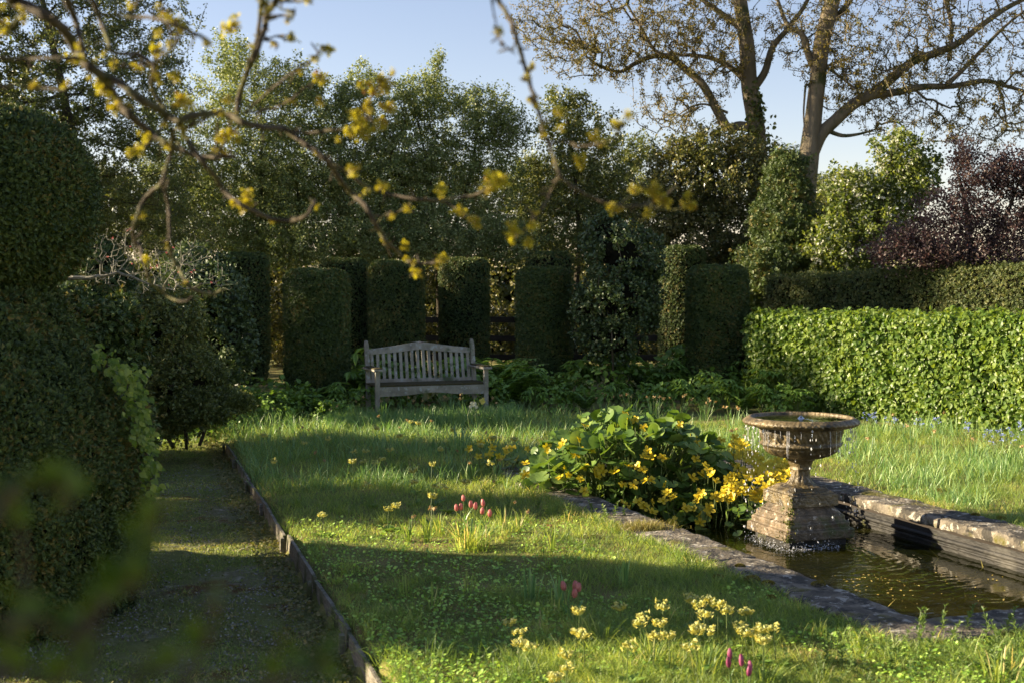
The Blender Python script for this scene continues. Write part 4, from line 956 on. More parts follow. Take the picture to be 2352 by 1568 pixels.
tall('tall_tree', 'tallest tree, forked pale trunk with one great limb leaning out over the plum bush', 25, [(1822, 700), (1836, 560), (1850, 420), (1862, 330), (1870, 260), (1878, 190), (1888, 100), (1905, 30), (1925, -60), (1950, -300)], [.27, .25, .23, .19, .165, .16, .16, .16, .13, .06],
     [([(1862, 360), (1885, 310), (1915, 280), (1960, 240), (2010, 212), (2060, 170), (2100, 140), (2150, 122), (2200, 100), (2250, 62), (2310, 20), (2370, -10)], (.14, .04), -.03),
      ([(2000, 220), (2060, 212), (2120, 200), (2190, 198), (2260, 186), (2310, 198), (2370, 215)], (.085, .03), .03),
      ([(2175, 195), (2215, 158), (2265, 105), (2310, 60), (2360, 20)], (.055, .02), .03),
      ([(1874, 160), (1858, 130), (1842, 80), (1815, 65), (1800, 40), (1780, -20)], (.08, .03), .05),
      ([(1880, 140), (1920, 170), (1960, 200)], (.04, .015), -.1), ([(1900, 300), (1935, 312), (1975, 308), (2010, 298)], (.05, .015), -.05),
      ([(1864, 202), (1852, 196), (1848, 225), (1846, 270), (1850, 312)], (.03, .012), -.04),
      ([(2180, 140), (2185, 60), (2170, 0)], (.05, .03), .05), ([(2290, 195), (2305, 235), (2312, 300)], (.03, .012), .05), ([(1895, 60), (1940, 20), (1990, -60)], (.08, .04), .08)],
     [(2000, 80, 200, 110, 25, 1.6), (2220, 60, 180, 110, 25, 1.5), (2100, 200, 200, 100, 25, 1.3), (2290, 250, 130, 100, 24.5, 1.2), (2000, 230, 120, 80, 25, 1), (1880, 80, 110, 110, 25, 1), (2150, 300, 160, 40, 24.5, .8), (2100, -120, 320, 120, 25, 2), (2430, 150, 100, 200, 25, 1.2), (1950, 160, 110, 80, 25, 1)], 3400, 40000)

# lower lit growth and bare sapling wood beyond the columns
far = [('loose fresh green bush glowing behind the gap beside the bench', (1000, 690, 90, 80, 26, .8)), ('fresh green bush glowing behind the slim yew column', (1170, 680, 70, 110, 26.5, .8)),
       ('fresh green bush showing between the closest column and the back row', (650, 700, 60, 110, 27, .8)), ('pale green bush seen through the gap behind the holly bush', (1530, 720, 80, 110, 27, .8)),
       ('yellow green bush under the hanging conifer beside the yew hedge', (1920, 560, 130, 60, 24, .8)), ('yellow green bush between the closest column and the bench back column', (845, 680, 50, 100, 27, .7)),
       ('fresh green bush filling the gap by the beech hedge end', (1740, 640, 60, 90, 24, .7)), ('pale fresh bush behind the holly bush and slim column', (1370, 680, 80, 110, 27, .8)),
       ('far dark evergreen bush closing the view beyond the dark shrubs', (420, 640, 130, 130, 27, 1)), ('far evergreen bush closing the view behind the great thorn tree', (180, 620, 190, 150, 27, 1))]
for i, (lb, b_) in enumerate(far):
    shrub('bush', lb, 'bush', [b_, (b_[0], b_[1] + 90, b_[2], 70, b_[4], b_[5])], M_drk if i > 7 else (M_lime if i in (4, 6) else M_gold), 3400, .075, LEAF6, ntgt=160, spread=.1)
hedge('field_hedge', 'far olive green field hedge closing the view behind the rail fence', 'hedge', (-13, 30), (16, 31.5), 1.2, 2.2, 2.3, M_drk, 30000, .11, LEAF6, .08, .5, 0, .10, .12)
# wooden rail fence behind the bench
fe = thing('rail_fence', 'dark wooden post and rail fence seen in shade behind the bench and columns', 'fence', (-2.0, 24.5, 0))
M_darkwood = roughmat('dark_fence_wood', [(.3, (.02, .017, .012)), (.7, (.05, .042, .03))], scale=6, rough=.9, bump=.4)
for k, z in enumerate((.38, .72, 1.05)):
    mbx = rough_box(8.6, .05, .11, 20, 2, 2, .012, 3, .01, seed=k)
    for i, v in enumerate(mbx.V): mbx.V[i] = v + np.array([-1.2, -.04, z + .02 * k])
    mbx.build('rail', M_darkwood, fe)
for x in np.arange(-1.1, 7.5, 2.1):
    mbx = rough_box(.11, .11, 1.3, 2, 2, 6, .006, 4, .01, seed=int(x * 3))
    for i, v in enumerate(mbx.V): mbx.V[i] = v + np.array([x, .012, 1.25])
    mbx.build('post', M_darkwood, fe)

# trees added out of the frame to block sun from lawn, columns and near shrub
def offtree(label, x, y, h, r, n=9000, lsz=.12, zc=.5):
    root = thing('added_shade_tree', label, 'tree', (x, y, 0))
    nt_ = 260; u = rdir(nt_) * rng.random((nt_, 1)) ** .4 * [r, r, h * (1 - zc) * .95]; tg = u + [x, y, h * zc + .2]; tg = tg[tg[:, 2] > .2]
    nodes = np.array([[x, y, 0], [x, y, h * .3], [x, y, h * .6], [x, y, h * .85]]); N, pa, tp = grow(nodes, [-1, 0, 1, 2], tg, .3, .6, .1); rad = radii(N, pa, .01, .45, .3)
    mb = MB(); i = np.nonzero(pa >= 0)[0]; edges_tubes(mb, N[pa[i]], N[i], rad[pa[i]], rad[i], 5); wb(mb, 'trunk', M_bark, root)
    wb(leaves_on(N, pa, rad, n, LEAF4, lsz, .18, .05), 'crown', M_drk, root)
OFF = [(-8.6, 13.5, 3.8, 1.3), (-8.9, 18.5, 5.6, 1.4), (-10.8, 20.0, 5.5, 1.8), (-10.2, 21.8, 7.2, 1.9), (-8.2, 10.6, 3.0, .9), (-9.8, 25.0, 6.5, 2.0), (-2.3, .85, 2.8, .85)]
for k, (x, y, h, r) in enumerate(OFF): offtree(['small yew', 'spreading yew', 'tall yew', 'tallest yew', 'slender low yew', 'farthest yew', 'yew bush'][k] + (' added beside the viewer, outside the picture, to shade the near shrub' if k == 6 else ' added outside the picture to cast shade'), x, y, h, r)

# lichened bare branch reaching from behind the topiary
lb = thing('bare_shrub', 'bare grey lichened branch with fine twigs reaching out beside the topiary ball', 'shrub', tuple(P(-60, 900, 8.2) * [1, 1, 0]))
mb = MB(); D8 = 8.0
main = [(-60, 720), (20, 690), (75, 657), (110, 645), (170, 640), (220, 637), (260, 628), (300, 636), (350, 655), (400, 668)]
a_, r_ = smooth_path([P(-60, 900, 8.2) * [1, 1, 0]] + [P(x, y, D8) for x, y in main], [.03, .026, .022, .02, .017, .015, .013, .01, .008, .006, .004], 4, .004); tube(mb, a_, r_, 7)
tg = np.concatenate([blob(330, 620, 130, 60, 8, .3, 230, .8), blob(430, 600, 85, 70, 8, .25, 120, .8), blob(270, 570, 65, 50, 8, .2, 80, .8), blob(520, 650, 30, 20, 8, .1, 14)])
N, pa, tp = grow(a_[8:], list(range(-1, len(a_) - 9)), tg, .2, .10, .04); rad = radii(N, pa, .0009, .5, .012); i = np.arange(len(a_) - 8, len(N))
edges_tubes(mb, N[pa[i]], N[i], np.minimum(rad[pa[i]], rad[i] * 1.3), rad[i], 4)
wb(mb, 'branches', M_lich, lb)
mb = leaves_on(N, pa, np.where(np.arange(len(N)) < len(a_) - 8, 9, rad), 70, LEAF4, .012, .003, .003); wb(mb, 'buds', M_pink, lb)

# ================================================================== MEADOW
def pond_clear(x, y, m=.0):
    pu, pv = pool_uv(x, y); return ~((pu > -m) & (pu < PL + m) & (pv > -m) & (pv < PW + m))
def hedge_side(x, y):
    t = (H1 - H0) / np.linalg.norm(H1 - H0); nr = np.array([t[1], -t[0]]);
    if np.dot(nr, -H0) < 0: nr = -nr
    return (x - H0[0]) * nr[0] + (y - H0[1]) * nr[1]
def meadow_pts(n, y0, y1, p=1.0, bias=0):
    """points spread evenly over the picture rather than over the ground"""
    y = 1 / (1 / y0 + rng.random(n) ** p * (1 / y1 - 1 / y0)); y = np.clip(y, y0, y1)
    x = (rng.random(n) * .93 - .46) * y
    return x, y
def lawn_mask(x, y): return (edge_side(x, y) < -.015) | (y > 14.6)
def fnoise(x, y, s, o=0):
    return (np.sin(x * s + 1.7 + o) * np.sin(y * s * 1.13 + .6 + o) + .6 * np.sin(x * s * 2.3 - y * s * 1.9 + o * 2) * np.sin(y * s * 2.1 + x * .7) + .35 * np.sin(x * s * 5.1 + y * s * 4.3 + o))
def blades(mb, x, y, h, wd, lean, rnd, z=None, lx=0.0, curl=.35):
    n = len(x); z = gheight(x, y) if z is None else z
    az = rng.random(n) * 2 * np.pi; ld = np.column_stack([np.cos(az), np.sin(az)]); ld = ld + [lx, 0]
    wa = rng.random(n) * np.pi; wx = np.column_stack([np.cos(wa), np.sin(wa)])
    base = np.column_stack([x, y, z]); V = np.zeros((n, 5, 3)); L = lean * h
    def at(t, wf):
        off = (L * (t ** 1.6))[:, None] * ld; zz = h * t * (1 - curl * (lean * t) ** 2)
        c = base + np.column_stack([off, zz]); s = np.column_stack([wx * (wd * wf / 2)[:, None], np.zeros(n)])
        return c - s, c + s
    V[:, 0], V[:, 1] = at(0.0, 1.0); V[:, 2], V[:, 3] = at(.55, .85); V[:, 4], _ = at(1.0, 0.0)
    f = np.array([(0, 1, 3), (0, 3, 2), (2, 3, 4)])[None] + (np.arange(n) * 5)[:, None, None]
    mb.add(V.reshape(-1, 3), f.reshape(-1, 3), 0, np.repeat(rnd, 5))
mb = MB()
n = 330000
x, y = meadow_pts(n, 5.0, 17.5); n1 = fnoise(x, y, 1.1); n2 = fnoise(x, y, 3.1, 2)
m = lawn_mask(x, y) & pond_clear(x, y, -.0) & (hedge_side(x, y) > -.1) & (y < 17 - .35 * np.abs(x + 1))
# thinner, mossy patches in the near shaded lawn
clover_zone = (y < 8.6) & (x < .25 + .5 * fnoise(x, y, 1.3, 4))
m &= rng.random(n) < np.where(clover_zone, .34 + .25 * (n2 > .2), .95) * np.where(n2 < -.95, .35, 1)
x, y, n1, n2, cz = x[m], y[m], n1[m], n2[m], clover_zone[m]; n = len(x)
far_ = np.clip((y - 9) / 5, 0, 1)
h = rng.uniform(.03, .07, n) * (1 + .35 * n1.clip(-1, 1.2)) * (1 + 1.0 * far_) * np.where(cz, .75, 1)
wd = (.0020 + .0008 * rng.random(n)) * (1 + (y - 5) * .10)
lx = 0.15
blades(mb, x, y, h, wd, rng.uniform(.3, 1.5, n), rng.random(n) * .8 + .08 * (n2 > .4) + np.where(cz, -.1, 0))
mb.build('grass', M_grass, kind='stuff', label='fine short green grass of the lawn around the pond', cat='grass')
mb = MB(); ct = 950; cx_, cy_ = meadow_pts(ct, 5.0, 15.5)
k_ = lawn_mask(cx_, cy_) & pond_clear(cx_, cy_, .03) & (hedge_side(cx_, cy_) > .1) & (rng.random(ct) < .85); cx_, cy_ = cx_[k_], cy_[k_]; ct = len(cx_)
m_ = rng.integers(18, 60, ct); x = np.repeat(cx_, m_) + rng.normal(size=m_.sum()) * .028; y = np.repeat(cy_, m_) + rng.normal(size=m_.sum()) * .028
hh = np.repeat(rng.uniform(.06, .15, ct), m_) * rng.uniform(.5, 1.15, m_.sum()); n = len(x)
blades(mb, x, y, hh, rng.uniform(.0022, .0038, n) * (1 + (y - 5) * .07), rng.uniform(.3, 1.5, n), np.clip(np.repeat(rng.random(ct), m_) * .8 + rng.normal(size=n) * .12, 0, 1))
mb.build('grass_tufts', M_grass, kind='stuff', label='coarser darker and paler grass tufts scattered through the lawn', cat='grass')
# longer meadow grass towards the back and along the hedge
mb = MB(); n = 60000
x, y = meadow_pts(n, 8.2, 17.5, .8); n2 = fnoise(x, y, 1.6, 5)
m = lawn_mask(x, y) & pond_clear(x, y, .12) & (hedge_side(x, y) > .05) & (y < 17 - .35 * np.abs(x + 1)) & ((n2 > .1 - (y - 10) * .12)) & ((y > 10.4) | (x > 2.9))
x, y = x[m], y[m]; n = len(x)
blades(mb, x, y, rng.uniform(.09, .24, n), rng.uniform(.003, .006, n) * (1 + (y - 8) * .05), rng.uniform(.2, 1.1, n), rng.random(n))
mb.build('meadow_grass', M_daff, kind='stuff', label='longer blue-green meadow grass behind the pond and along the hedge', cat='meadow grass')
mb = MB(); n = 5200; x = rng.uniform(-2.2, .1, n); y = rng.uniform(15.2, 16.3, n) + (x + 1) * .3
blades(mb, x, y, rng.uniform(.10, .26, n), rng.uniform(.004, .007, n), rng.uniform(.2, .9, n), rng.random(n))
mb.build('bench_grass', M_daff, kind='stuff', label='long grass growing up around the feet of the garden bench', cat='long grass')
# clover and ground cover leaves on the shaded near lawn and along the path
mb = MB(); n = 42000
x, y = meadow_pts(n, 4.8, 10.5); n2 = fnoise(x, y, 1.9, 8)
m = lawn_mask(x, y) & pond_clear(x, y, .02) & (((y < 9.2) & (x < .5 + .7 * fnoise(x, y, 1.3, 4)) & (n2 > -.75)) | ((y < 6.3) & (n2 > -.2)))
x, y = x[m], y[m]; n = len(x); z = gheight(x, y) + rng.uniform(.006, .04, n)
CLO = ([(0, 0, 0), (.4, .35, .06), (.3, .85, .02), (0, 1, -.02), (-.3, .85, .02), (-.4, .35, .06)], [(0, 1, 2), (0, 2, 3), (0, 3, 4), (0, 4, 5)])
sc(mb, CLO, np.column_stack([x, y, z]), rdir(n) * [1, 1, .35], rdir(n) * .55 + [0, 0, 1], rng.uniform(.010, .026, n))
mb.build('clover', M_clover, kind='stuff', label='low clover and small leaved weeds creeping through the near lawn', cat='ground cover')
# brown moss tufts
mb = MB(); n = 60000
x, y = meadow_pts(n, 4.9, 9.5); n2 = fnoise(x, y, 1.5, 11)
m = lawn_mask(x, y) & pond_clear(x, y, .02) & (n2 > .15); x, y = x[m], y[m]; n = len(x)
M_bmo = leafmat('brown_moss', [(.16, .12, .045), (.28, .2, .08), (.34, .27, .11)], rough=.9, trans=.2, clump=6)
blades(mb, x, y, rng.uniform(.012, .034, n), rng.uniform(.003, .006, n), rng.uniform(.5, 2, n), rng.random(n))
mb.build('moss', M_bmo, kind='stuff', label='brown moss patches between grass blades in the near lawn', cat='moss')
# path weeds and moss
mb = MB(); n = 100000
a = rng.random(n) ** 1.25 * 11.2 - .4; b = rng.random(n) ** 1.1 * 3.2 + .03
q = E0 + ED * a[:, None] + EN * b[:, None]; n2 = fnoise(q[:, 0], q[:, 1], 2.2, 3)
m = rng.random(n) < np.where(b < .22, .95, np.where(n2 > .1, .75, .22)) * np.where(a < 3, .75, 1); q = q[m]; n = len(q); b = b[m]
sc(mb, CLO, np.column_stack([q, -.135 + rng.uniform(.002, .02, n) + .02 * (b < .2)]), rdir(n) * [1, 1, .4], rdir(n) * .7 + [0, 0, 1], rng.uniform(.006, .02, n) * np.where(b < .25, 1.35, 1))
n = 230000; a = rng.random(n) ** 1.2 * 11 - .4; b = rng.random(n) * 3.1 + .03
q = E0 + ED * a[:, None] + EN * b[:, None]; n2 = fnoise(q[:, 0], q[:, 1], 1.7, 6); m = rng.random(n) < np.where(n2 > -.15, .9, .22) + np.clip((a - 5) / 4, 0, .6); q = q[m]; n = len(q)
mg = MB(); blades(mg, q[:, 0], q[:, 1], rng.uniform(.012, .045, n), rng.uniform(.002, .0035, n), rng.uniform(.5, 1.8, n), rng.random(n) * .9, z=np.full(n, -.138))
mg.build('path_grass', M_grass, kind='stuff', label='thin green grass invading the sunken path', cat='grass')
mb.build('path_weeds', leafmat('path_moss', [(.10, .13, .035), (.19, .19, .065), (.3, .26, .12)], rough=.7, trans=.25, clump=4), kind='stuff', label='moss, weeds and thin grass growing over the sunken gravel path', cat='weeds')
# grass rooted at the kerb joints and hanging over the kerb
mb = MB(); n = 9000; u = rng.random(n) * PL; sd = rng.random(n); 
loc = np.where((sd < .5)[:, None], np.column_stack([u, -np.abs(rng.normal(size=n)) * .07 + .02]), np.where((sd < .8)[:, None], np.column_stack([u, PW + np.abs(rng.normal(size=n)) * .07 - .02]), np.column_stack([-np.abs(rng.normal(size=n)) * .07 + .02, u / PL * PW])))
q = B0 - U * loc[:, :1] + W_ * loc[:, 1:]; m = fnoise(q[:, 0], q[:, 1], 4, 9) > -.5; q = q[m]; n = len(q)
blades(mb, q[:, 0], q[:, 1], rng.uniform(.04, .10, n), rng.uniform(.003, .0045, n), rng.uniform(.5, 1.6, n), rng.random(n), z=np.zeros(n))
mb.build('kerb_grass', M_grass, kind='stuff', label='grass tufts fringing the outer edge of the stone kerb', cat='grass')
tuft = thing('grass_tuft', 'straw coloured moss and grass tuft sitting on top of the kerb by the marigolds', 'grass tuft', tuple(G(1480, 1222, .03)))
mb = MB(); n = 900; q = G(1480, 1222)[:2] + rng.normal(size=(n, 2)) * [.09, .05]
blades(mb, q[:, 0], q[:, 1], rng.uniform(.03, .09, n), np.full(n, .003), rng.uniform(.4, 1.6, n), rng.random(n), z=np.full(n, .028)); wb(mb, 'blades', leafmat('straw', [(.22, .17, .06), (.3, .27, .09), (.2, .22, .06)], trans=.3, clump=8), tuft)
# moss cushions on the kerb
for k, (px, py) in enumerate([(1765, 1340), (1728, 1330), (1770, 1372), (1880, 1342), (1650, 1325), (1700, 1300), (2080, 1118), (2160, 1128), (2240, 1182), (2300, 1190), (2020, 1105)]):
    c = G(px, py, .03); r = random.uniform(.022, .05)
    n = 420; u = rdir(n); u[:, 2] = np.abs(u[:, 2]); mb = MB()
    sc(mb, LEAF4, c + u * [r, r, r * .45], u + rdir(n) * .4, rdir(n), rng.uniform(.006, .011, n))
    where = 'on the near run of kerb' if k < 6 else 'on the far run of kerb'
    ordn = ['first', 'second', 'third', 'fourth', 'fifth', 'sixth'][sorted([x_[0] for x_ in ([(1765,), (1728,), (1770,), (1880,), (1650,), (1700,)] if k < 6 else [(2080,), (2160,), (2240,), (2300,), (2020,)])]).index(px)]
    o = mb.build('moss_cushion', leafmat('kerb_moss', [(.10, .09, .01), (.2, .16, .02), (.26, .22, .05)], trans=.15, clump=10) if k == 0 else bpy.data.materials['kerb_moss'], loc=tuple(c))
    tag(o, f'{ordn} yellow green moss cushion from the left {where}', 'moss', 'moss cushions on the pond kerb')

# ------------------------------------------------------------------ daffodil clumps
ORD = ['first', 'second', 'third', 'fourth', 'fifth', 'sixth', 'seventh', 'eighth', 'ninth', 'tenth', 'eleventh', 'twelfth', 'thirteenth', 'fourteenth', 'fifteenth', 'sixteenth', 'seventeenth', 'eighteenth', 'nineteenth', 'twentieth']
def strap(mb, base, h, wd, az, lean, rnd, segs=6, droop=.25):
    t = np.linspace(0, 1, segs + 1); d = np.array([math.cos(az), math.sin(az)]); s = np.array([-d[1], d[0]])
    w_ = wd * np.minimum(1, (1 - t) * 5) * .5; c = np.column_stack([base[0] + d[0] * lean * h * t ** 1.7, base[1] + d[1] * lean * h * t ** 1.7, base[2] + h * (t - droop * lean * t ** 3)])
    V = np.zeros(((segs + 1) * 3, 3)); V[0::3] = c - np.column_stack([np.outer(w_, s), 0 * w_]); V[1::3] = c - [0, 0, .0] + np.column_stack([np.outer(w_ * .5, -d), 0 * w_]); V[2::3] = c + np.column_stack([np.outer(w_, s), 0 * w_])
    f = []
    for i in range(segs):
        for j in (0, 1): f.append((i * 3 + j, i * 3 + j + 1, i * 3 + j + 4, i * 3 + j + 3))
    mb.add(V, f, 0, rnd)
def clump_mesh(n, h, wd, spread, lean=.5, hv=.3):
    mb = MB()
    for i in range(n):
        az = rng.random() * 2 * np.pi; r = rng.random() ** .6 * spread
        strap(mb, (r * math.cos(az), r * math.sin(az), -.01), h * rng.uniform(1 - hv, 1 + hv * .5), wd * rng.uniform(.7, 1.2), az + rng.normal() * .6, lean * rng.random() ** .8, rng.random())
    return mb
M_wilt = leafmat('withered_flower', [(.35, .22, .11), (.5, .38, .2)], rough=.8, trans=.2)
def clumps(name, spots, where, n, h, wd, spread, lean, mat, heads=0, labelkind='daffodil leaf clump', cat='daffodil leaves', group=None):
    spots = sorted(spots); protos = []
    for i, s_ in enumerate(spots):
        px, py, k_ = s_; g = G(px, py); z = float(gheight(np.array([g[0]]), np.array([g[1]]))[0])
        num = ORD[i] + ' from the left' if len(spots) > 1 else 'single'
        lb_ = f'{labelkind} {where}, {num}'
        if i < 3:
            root = thing(name, lb_, cat, (g[0], g[1], z), 0, group)
            clump_mesh(n, h, wd, spread, lean).build('leaves', mat, root)
            if heads:
                mb = MB(); mh = MB()
                for q_ in range(heads):
                    az = rng.random() * 6.28; r = rng.random() * spread; hh = h * rng.uniform(.95, 1.25); b_ = np.array([r * math.cos(az), r * math.sin(az), 0]); tp = b_ + [math.cos(az) * .05, math.sin(az) * .05, hh]
                    tube(mb, [b_, (b_ + tp) / 2, tp, tp + [math.cos(az) * .02, math.sin(az) * .02, -.012]], .002, 4)
                    u = rdir(8); sc(mh, LEAF4, np.repeat((tp + [math.cos(az) * .025, math.sin(az) * .025, -.015])[None], 8, 0), u + [0, 0, -.6], rdir(8), np.full(8, .028))
                mb.build('stems', M_stem, root); mh.build('withered_flowers', M_wilt, root)
            protos.append(root)
        else:
            root = copy_tree(protos[i % 3]); root['label'] = lb_; root.location = (g[0], g[1], z); root.rotation_euler = (0, 0, rng.random() * 6.28)
        sc__ = k_ * rng.uniform(.9, 1.1); root.scale = (sc__, sc__, sc__)
clumps('daffodil_clump', [(1055, 1040, 1.25)], 'on the lawn before the marigolds', 22, .22, .010, .05, .75, M_daff, labelkind='fan shaped daffodil leaf clump')
clumps('daffodil_clump', [(700, 1060, .8), (760, 1080, .9), (840, 1115, .9), (905, 1120, .8), (800, 1020, .8), (690, 1010, .8)], 'on the lawn beyond the timber edging', 12, .2, .008, .05, .5, M_daff, group='daffodil leaves on the shaded lawn')
gp = [(float(a_), float(b_), float(c_)) for a_, b_, c_ in zip(rng.uniform(600, 1180, 18), rng.uniform(985, 1110, 18), rng.uniform(.6, 1.0, 18))]
clumps('daffodil_clump', gp, 'strewn over the middle of the lawn', 11, .2, .009, .06, .55, M_daff, heads=1, labelkind='narrow bulb leaf tuft', group='bulb leaf tufts in the middle of the lawn')
gp = [(float(a_), float(b_), float(c_)) for a_, b_, c_ in zip(rng.uniform(900, 1380, 12), rng.uniform(1180, 1420, 12), rng.uniform(.5, .9, 12))]
clumps('daffodil_clump', gp, 'dotted over the near lawn', 9, .17, .007, .05, .5, M_grass, labelkind='thin grassy leaf tuft', group='leaf tufts on the near lawn')
clumps('daffodil_clump', [(930, 965, 1.1), (880, 968, 1), (1030, 962, 1.1), (1075, 968, 1.1), (1150, 975, .9), (985, 972, .9), (820, 975, 1), (765, 985, .9)], 'growing in front of the bench', 16, .3, .012, .08, .45, M_daff, heads=2, group='daffodil leaves before the bench')
clumps('daffodil_clump', [(1450, 958, 1), (1500, 960, 1), (1560, 962, 1.1), (1620, 965, 1), (1680, 985, 1.1), (1740, 1010, 1), (1390, 955, .8), (1700, 1050, 1)], 'in the strip behind the marigold mound', 14, .27, .010, .08, .5, M_daff, heads=4, group='daffodil leaves behind the marigolds')
clumps('daffodil_clump', [(2020, 1010, 1), (2090, 1030, 1), (2160, 1050, 1.1), (2240, 1060, 1), (2310, 1080, 1.1), (2200, 1005, 1), (2350, 1040, 1), (1990, 1060, .9), (2120, 990, 1)], 'at the foot of the beech hedge', 14, .25, .009, .09, .6, M_daff, heads=1, group='daffodil leaves below the beech hedge')
clumps('daffodil_clump', [(940, 1240, .8), (985, 1240, .9), (1010, 1225, .8), (1160, 1220, .8), (1190, 1230, .7), (1270, 1275, .9), (1120, 1150, 1)], 'catching light around the pink tulips', 14, .2, .008, .04, .45, M_grass, heads=1, group='leaf clumps around the pink tulips')
clumps('daffodil_clump', [(1085, 1262, 1)], 'below the pink tulips, densest of the lawn tufts', 110, .20, .007, .11, .95, M_grass, labelkind='broad arching grassy clump')
clumps('daffodil_clump', [(1220, 1380, 1), (1285, 1385, 1), (1435, 1345, .9)], 'in shade by the red tulips', 12, .19, .012, .05, .3, M_daff, group='leaf clumps by the red tulips', labelkind='upright broad bladed leaf clump')
clumps('daffodil_clump', [(1380, 1480, 1), (1500, 1530, 1), (1620, 1560, 1), (2290, 1570, 1.2), (2330, 1545, 1), (1880, 1470, .7), (1750, 1580, 1)], 'among the nearest cowslips and weeds', 26, .15, .006, .06, .9, M_grass, group='grassy clumps among the nearest cowslips', labelkind='coarse grassy clump')

# ------------------------------------------------------------------ cowslips
def cow_proto(h, nf, seed):
    r = np.random.default_rng(seed); ms = MB(); mf = MB(); ml = MB(); mc = MB()
    top = np.array([r.normal() * .012, r.normal() * .012, h]); tube(ms, [(0, 0, -.01), top * [.4, .4, .5], top], [.0022, .002, .0016], 5)
    for i in range(nf):
        a = i / nf * 6.28 + r.normal() * .3; L_ = r.uniform(.005, .015); dz = r.uniform(-.4, .5)
        p1 = top + np.array([math.cos(a) * L_, math.sin(a) * L_, dz * .022 + .002]); tube(ms, [top, (top + p1) / 2 + [0, 0, .004], p1], .0009, 3)
        d = unit(np.array([[math.cos(a) * .8, math.sin(a) * .8, -.75 + r.normal() * .25]]))[0]
        tube(mc, [p1, p1 + d * .006, p1 + d * .012], [.002, .0042, .0036], 6)
        e = p1 + d * .014; k = 5; ax = unit(np.cross(d, [.1, .2, 1.])[None])[0]; ay = np.cross(d, ax)
        pd = np.array([math.cos(t) * ax + math.sin(t) * ay + d * .45 for t in np.linspace(0, 6.28, k, endpoint=False)])
        sc(mf, LEAF4, np.repeat(e[None], k, 0), pd, np.repeat(d[None], k, 0), np.full(k, .0135), wid=1.35)
    k = 7; az = r.random(k) * 6.28
    sc(ml, LEAF6, np.zeros((k, 3)), np.column_stack([np.cos(az), np.sin(az), r.uniform(.3, .9, k)]), np.tile([0, 0, 1.], (k, 1)), r.uniform(.05, .09, k), wid=.55)
    root = thing('cowslip', None, 'cowslip', (0, 0, 0))
    ms.build('stem', M_stem, root); mc.build('calyx', leafmat('pale_calyx', [(.42, .44, .14), (.52, .54, .22)], trans=.3) if 'pale_calyx' not in bpy.data.materials else bpy.data.materials['pale_calyx'], root)
    mf.build('flower_head', M_cow, root); ml.build('leaves', M_herb, root)
    return root
CP = [cow_proto(.165, 9, 1), cow_proto(.165, 12, 2), cow_proto(.165, 7, 3), cow_proto(.165, 14, 4)]; used = [False] * 4
def cowslips(spots, where, hgt, group, scale=1):
    spots = sorted(spots)
    for i, (px, py) in enumerate(spots):
        # head seen at (px,py); foot where a stalk of this height meets the ground
        hh = hgt * rng.uniform(.95, 1.3); g = G(px, py, hh); k = int(rng.integers(0, 4))
        if used[k]: root = copy_tree(CP[k])
        else: root = CP[k]; used[k] = True
        root.location = (g[0], g[1], float(gheight(g[0], g[1]))); root.rotation_euler = (rng.normal() * .06, rng.normal() * .06, rng.random() * 6.28)
        s_ = hh / .165; root.scale = (scale, scale, s_)
        root['group'] = group; root['label'] = f'pale yellow cowslip {where}, ' + (f'{ORD[i]} from the left' if len(spots) > 1 else 'standing alone')
cowslips([(1465, 1400), (1530, 1387), (1430, 1385), (1500, 1462), (1540, 1462), (1440, 1470), (1475, 1430), (1560, 1480), (1520, 1425)], 'in the left bunch of the nearest cowslips', .17, 'nearest cowslips', 1.25)
cowslips([(1580, 1357), (1605, 1380), (1650, 1378), (1672, 1390), (1615, 1400), (1600, 1440), (1635, 1432), (1625, 1370)], 'in the sunlit middle bunch of the nearest cowslips', .18, 'nearest cowslips', 1.3)
cowslips([(1718, 1402), (1722, 1425), (1755, 1432), (1785, 1435), (1735, 1445), (1700, 1440), (1752, 1458)], 'in the sunlit bunch nearest the pond corner', .15, 'nearest cowslips', 1.3)
cowslips([(1330, 1398), (1345, 1452), (1320, 1448), (1175, 1415), (1190, 1440), (1195, 1466), (1250, 1470), (1300, 1492), (1310, 1532), (1280, 1558)], 'scattered in shade on the near lawn', .15, 'shaded near cowslips', 1.15)
cowslips([(955, 1080), (957, 1108), (905, 1152), (880, 1048), (870, 1060), (898, 1025), (1005, 1112), (1030, 1120), (890, 1160), (985, 1135), (1072, 1098)], 'standing on the lawn behind the pink tulips', .17, 'cowslips behind the tulips', 1.25)
cowslips([(1180, 1010), (1040, 985), (700, 1015), (640, 1050), (1010, 1030), (920, 1000), (1140, 1060), (610, 1000), (860, 985), (760, 1000), (1100, 1020), (990, 1060)], 'sprinkled across the middle of the lawn', .17, 'cowslips in the middle of the lawn', 1.1)
cowslips([(800, 1028), (845, 1026), (812, 1062), (855, 1110), (942, 970), (958, 972), (1130, 1005), (740, 1178), (835, 1058)], 'dotted over the shaded lawn beyond the timber edging', .16, 'cowslips on the shaded lawn', 1.2)

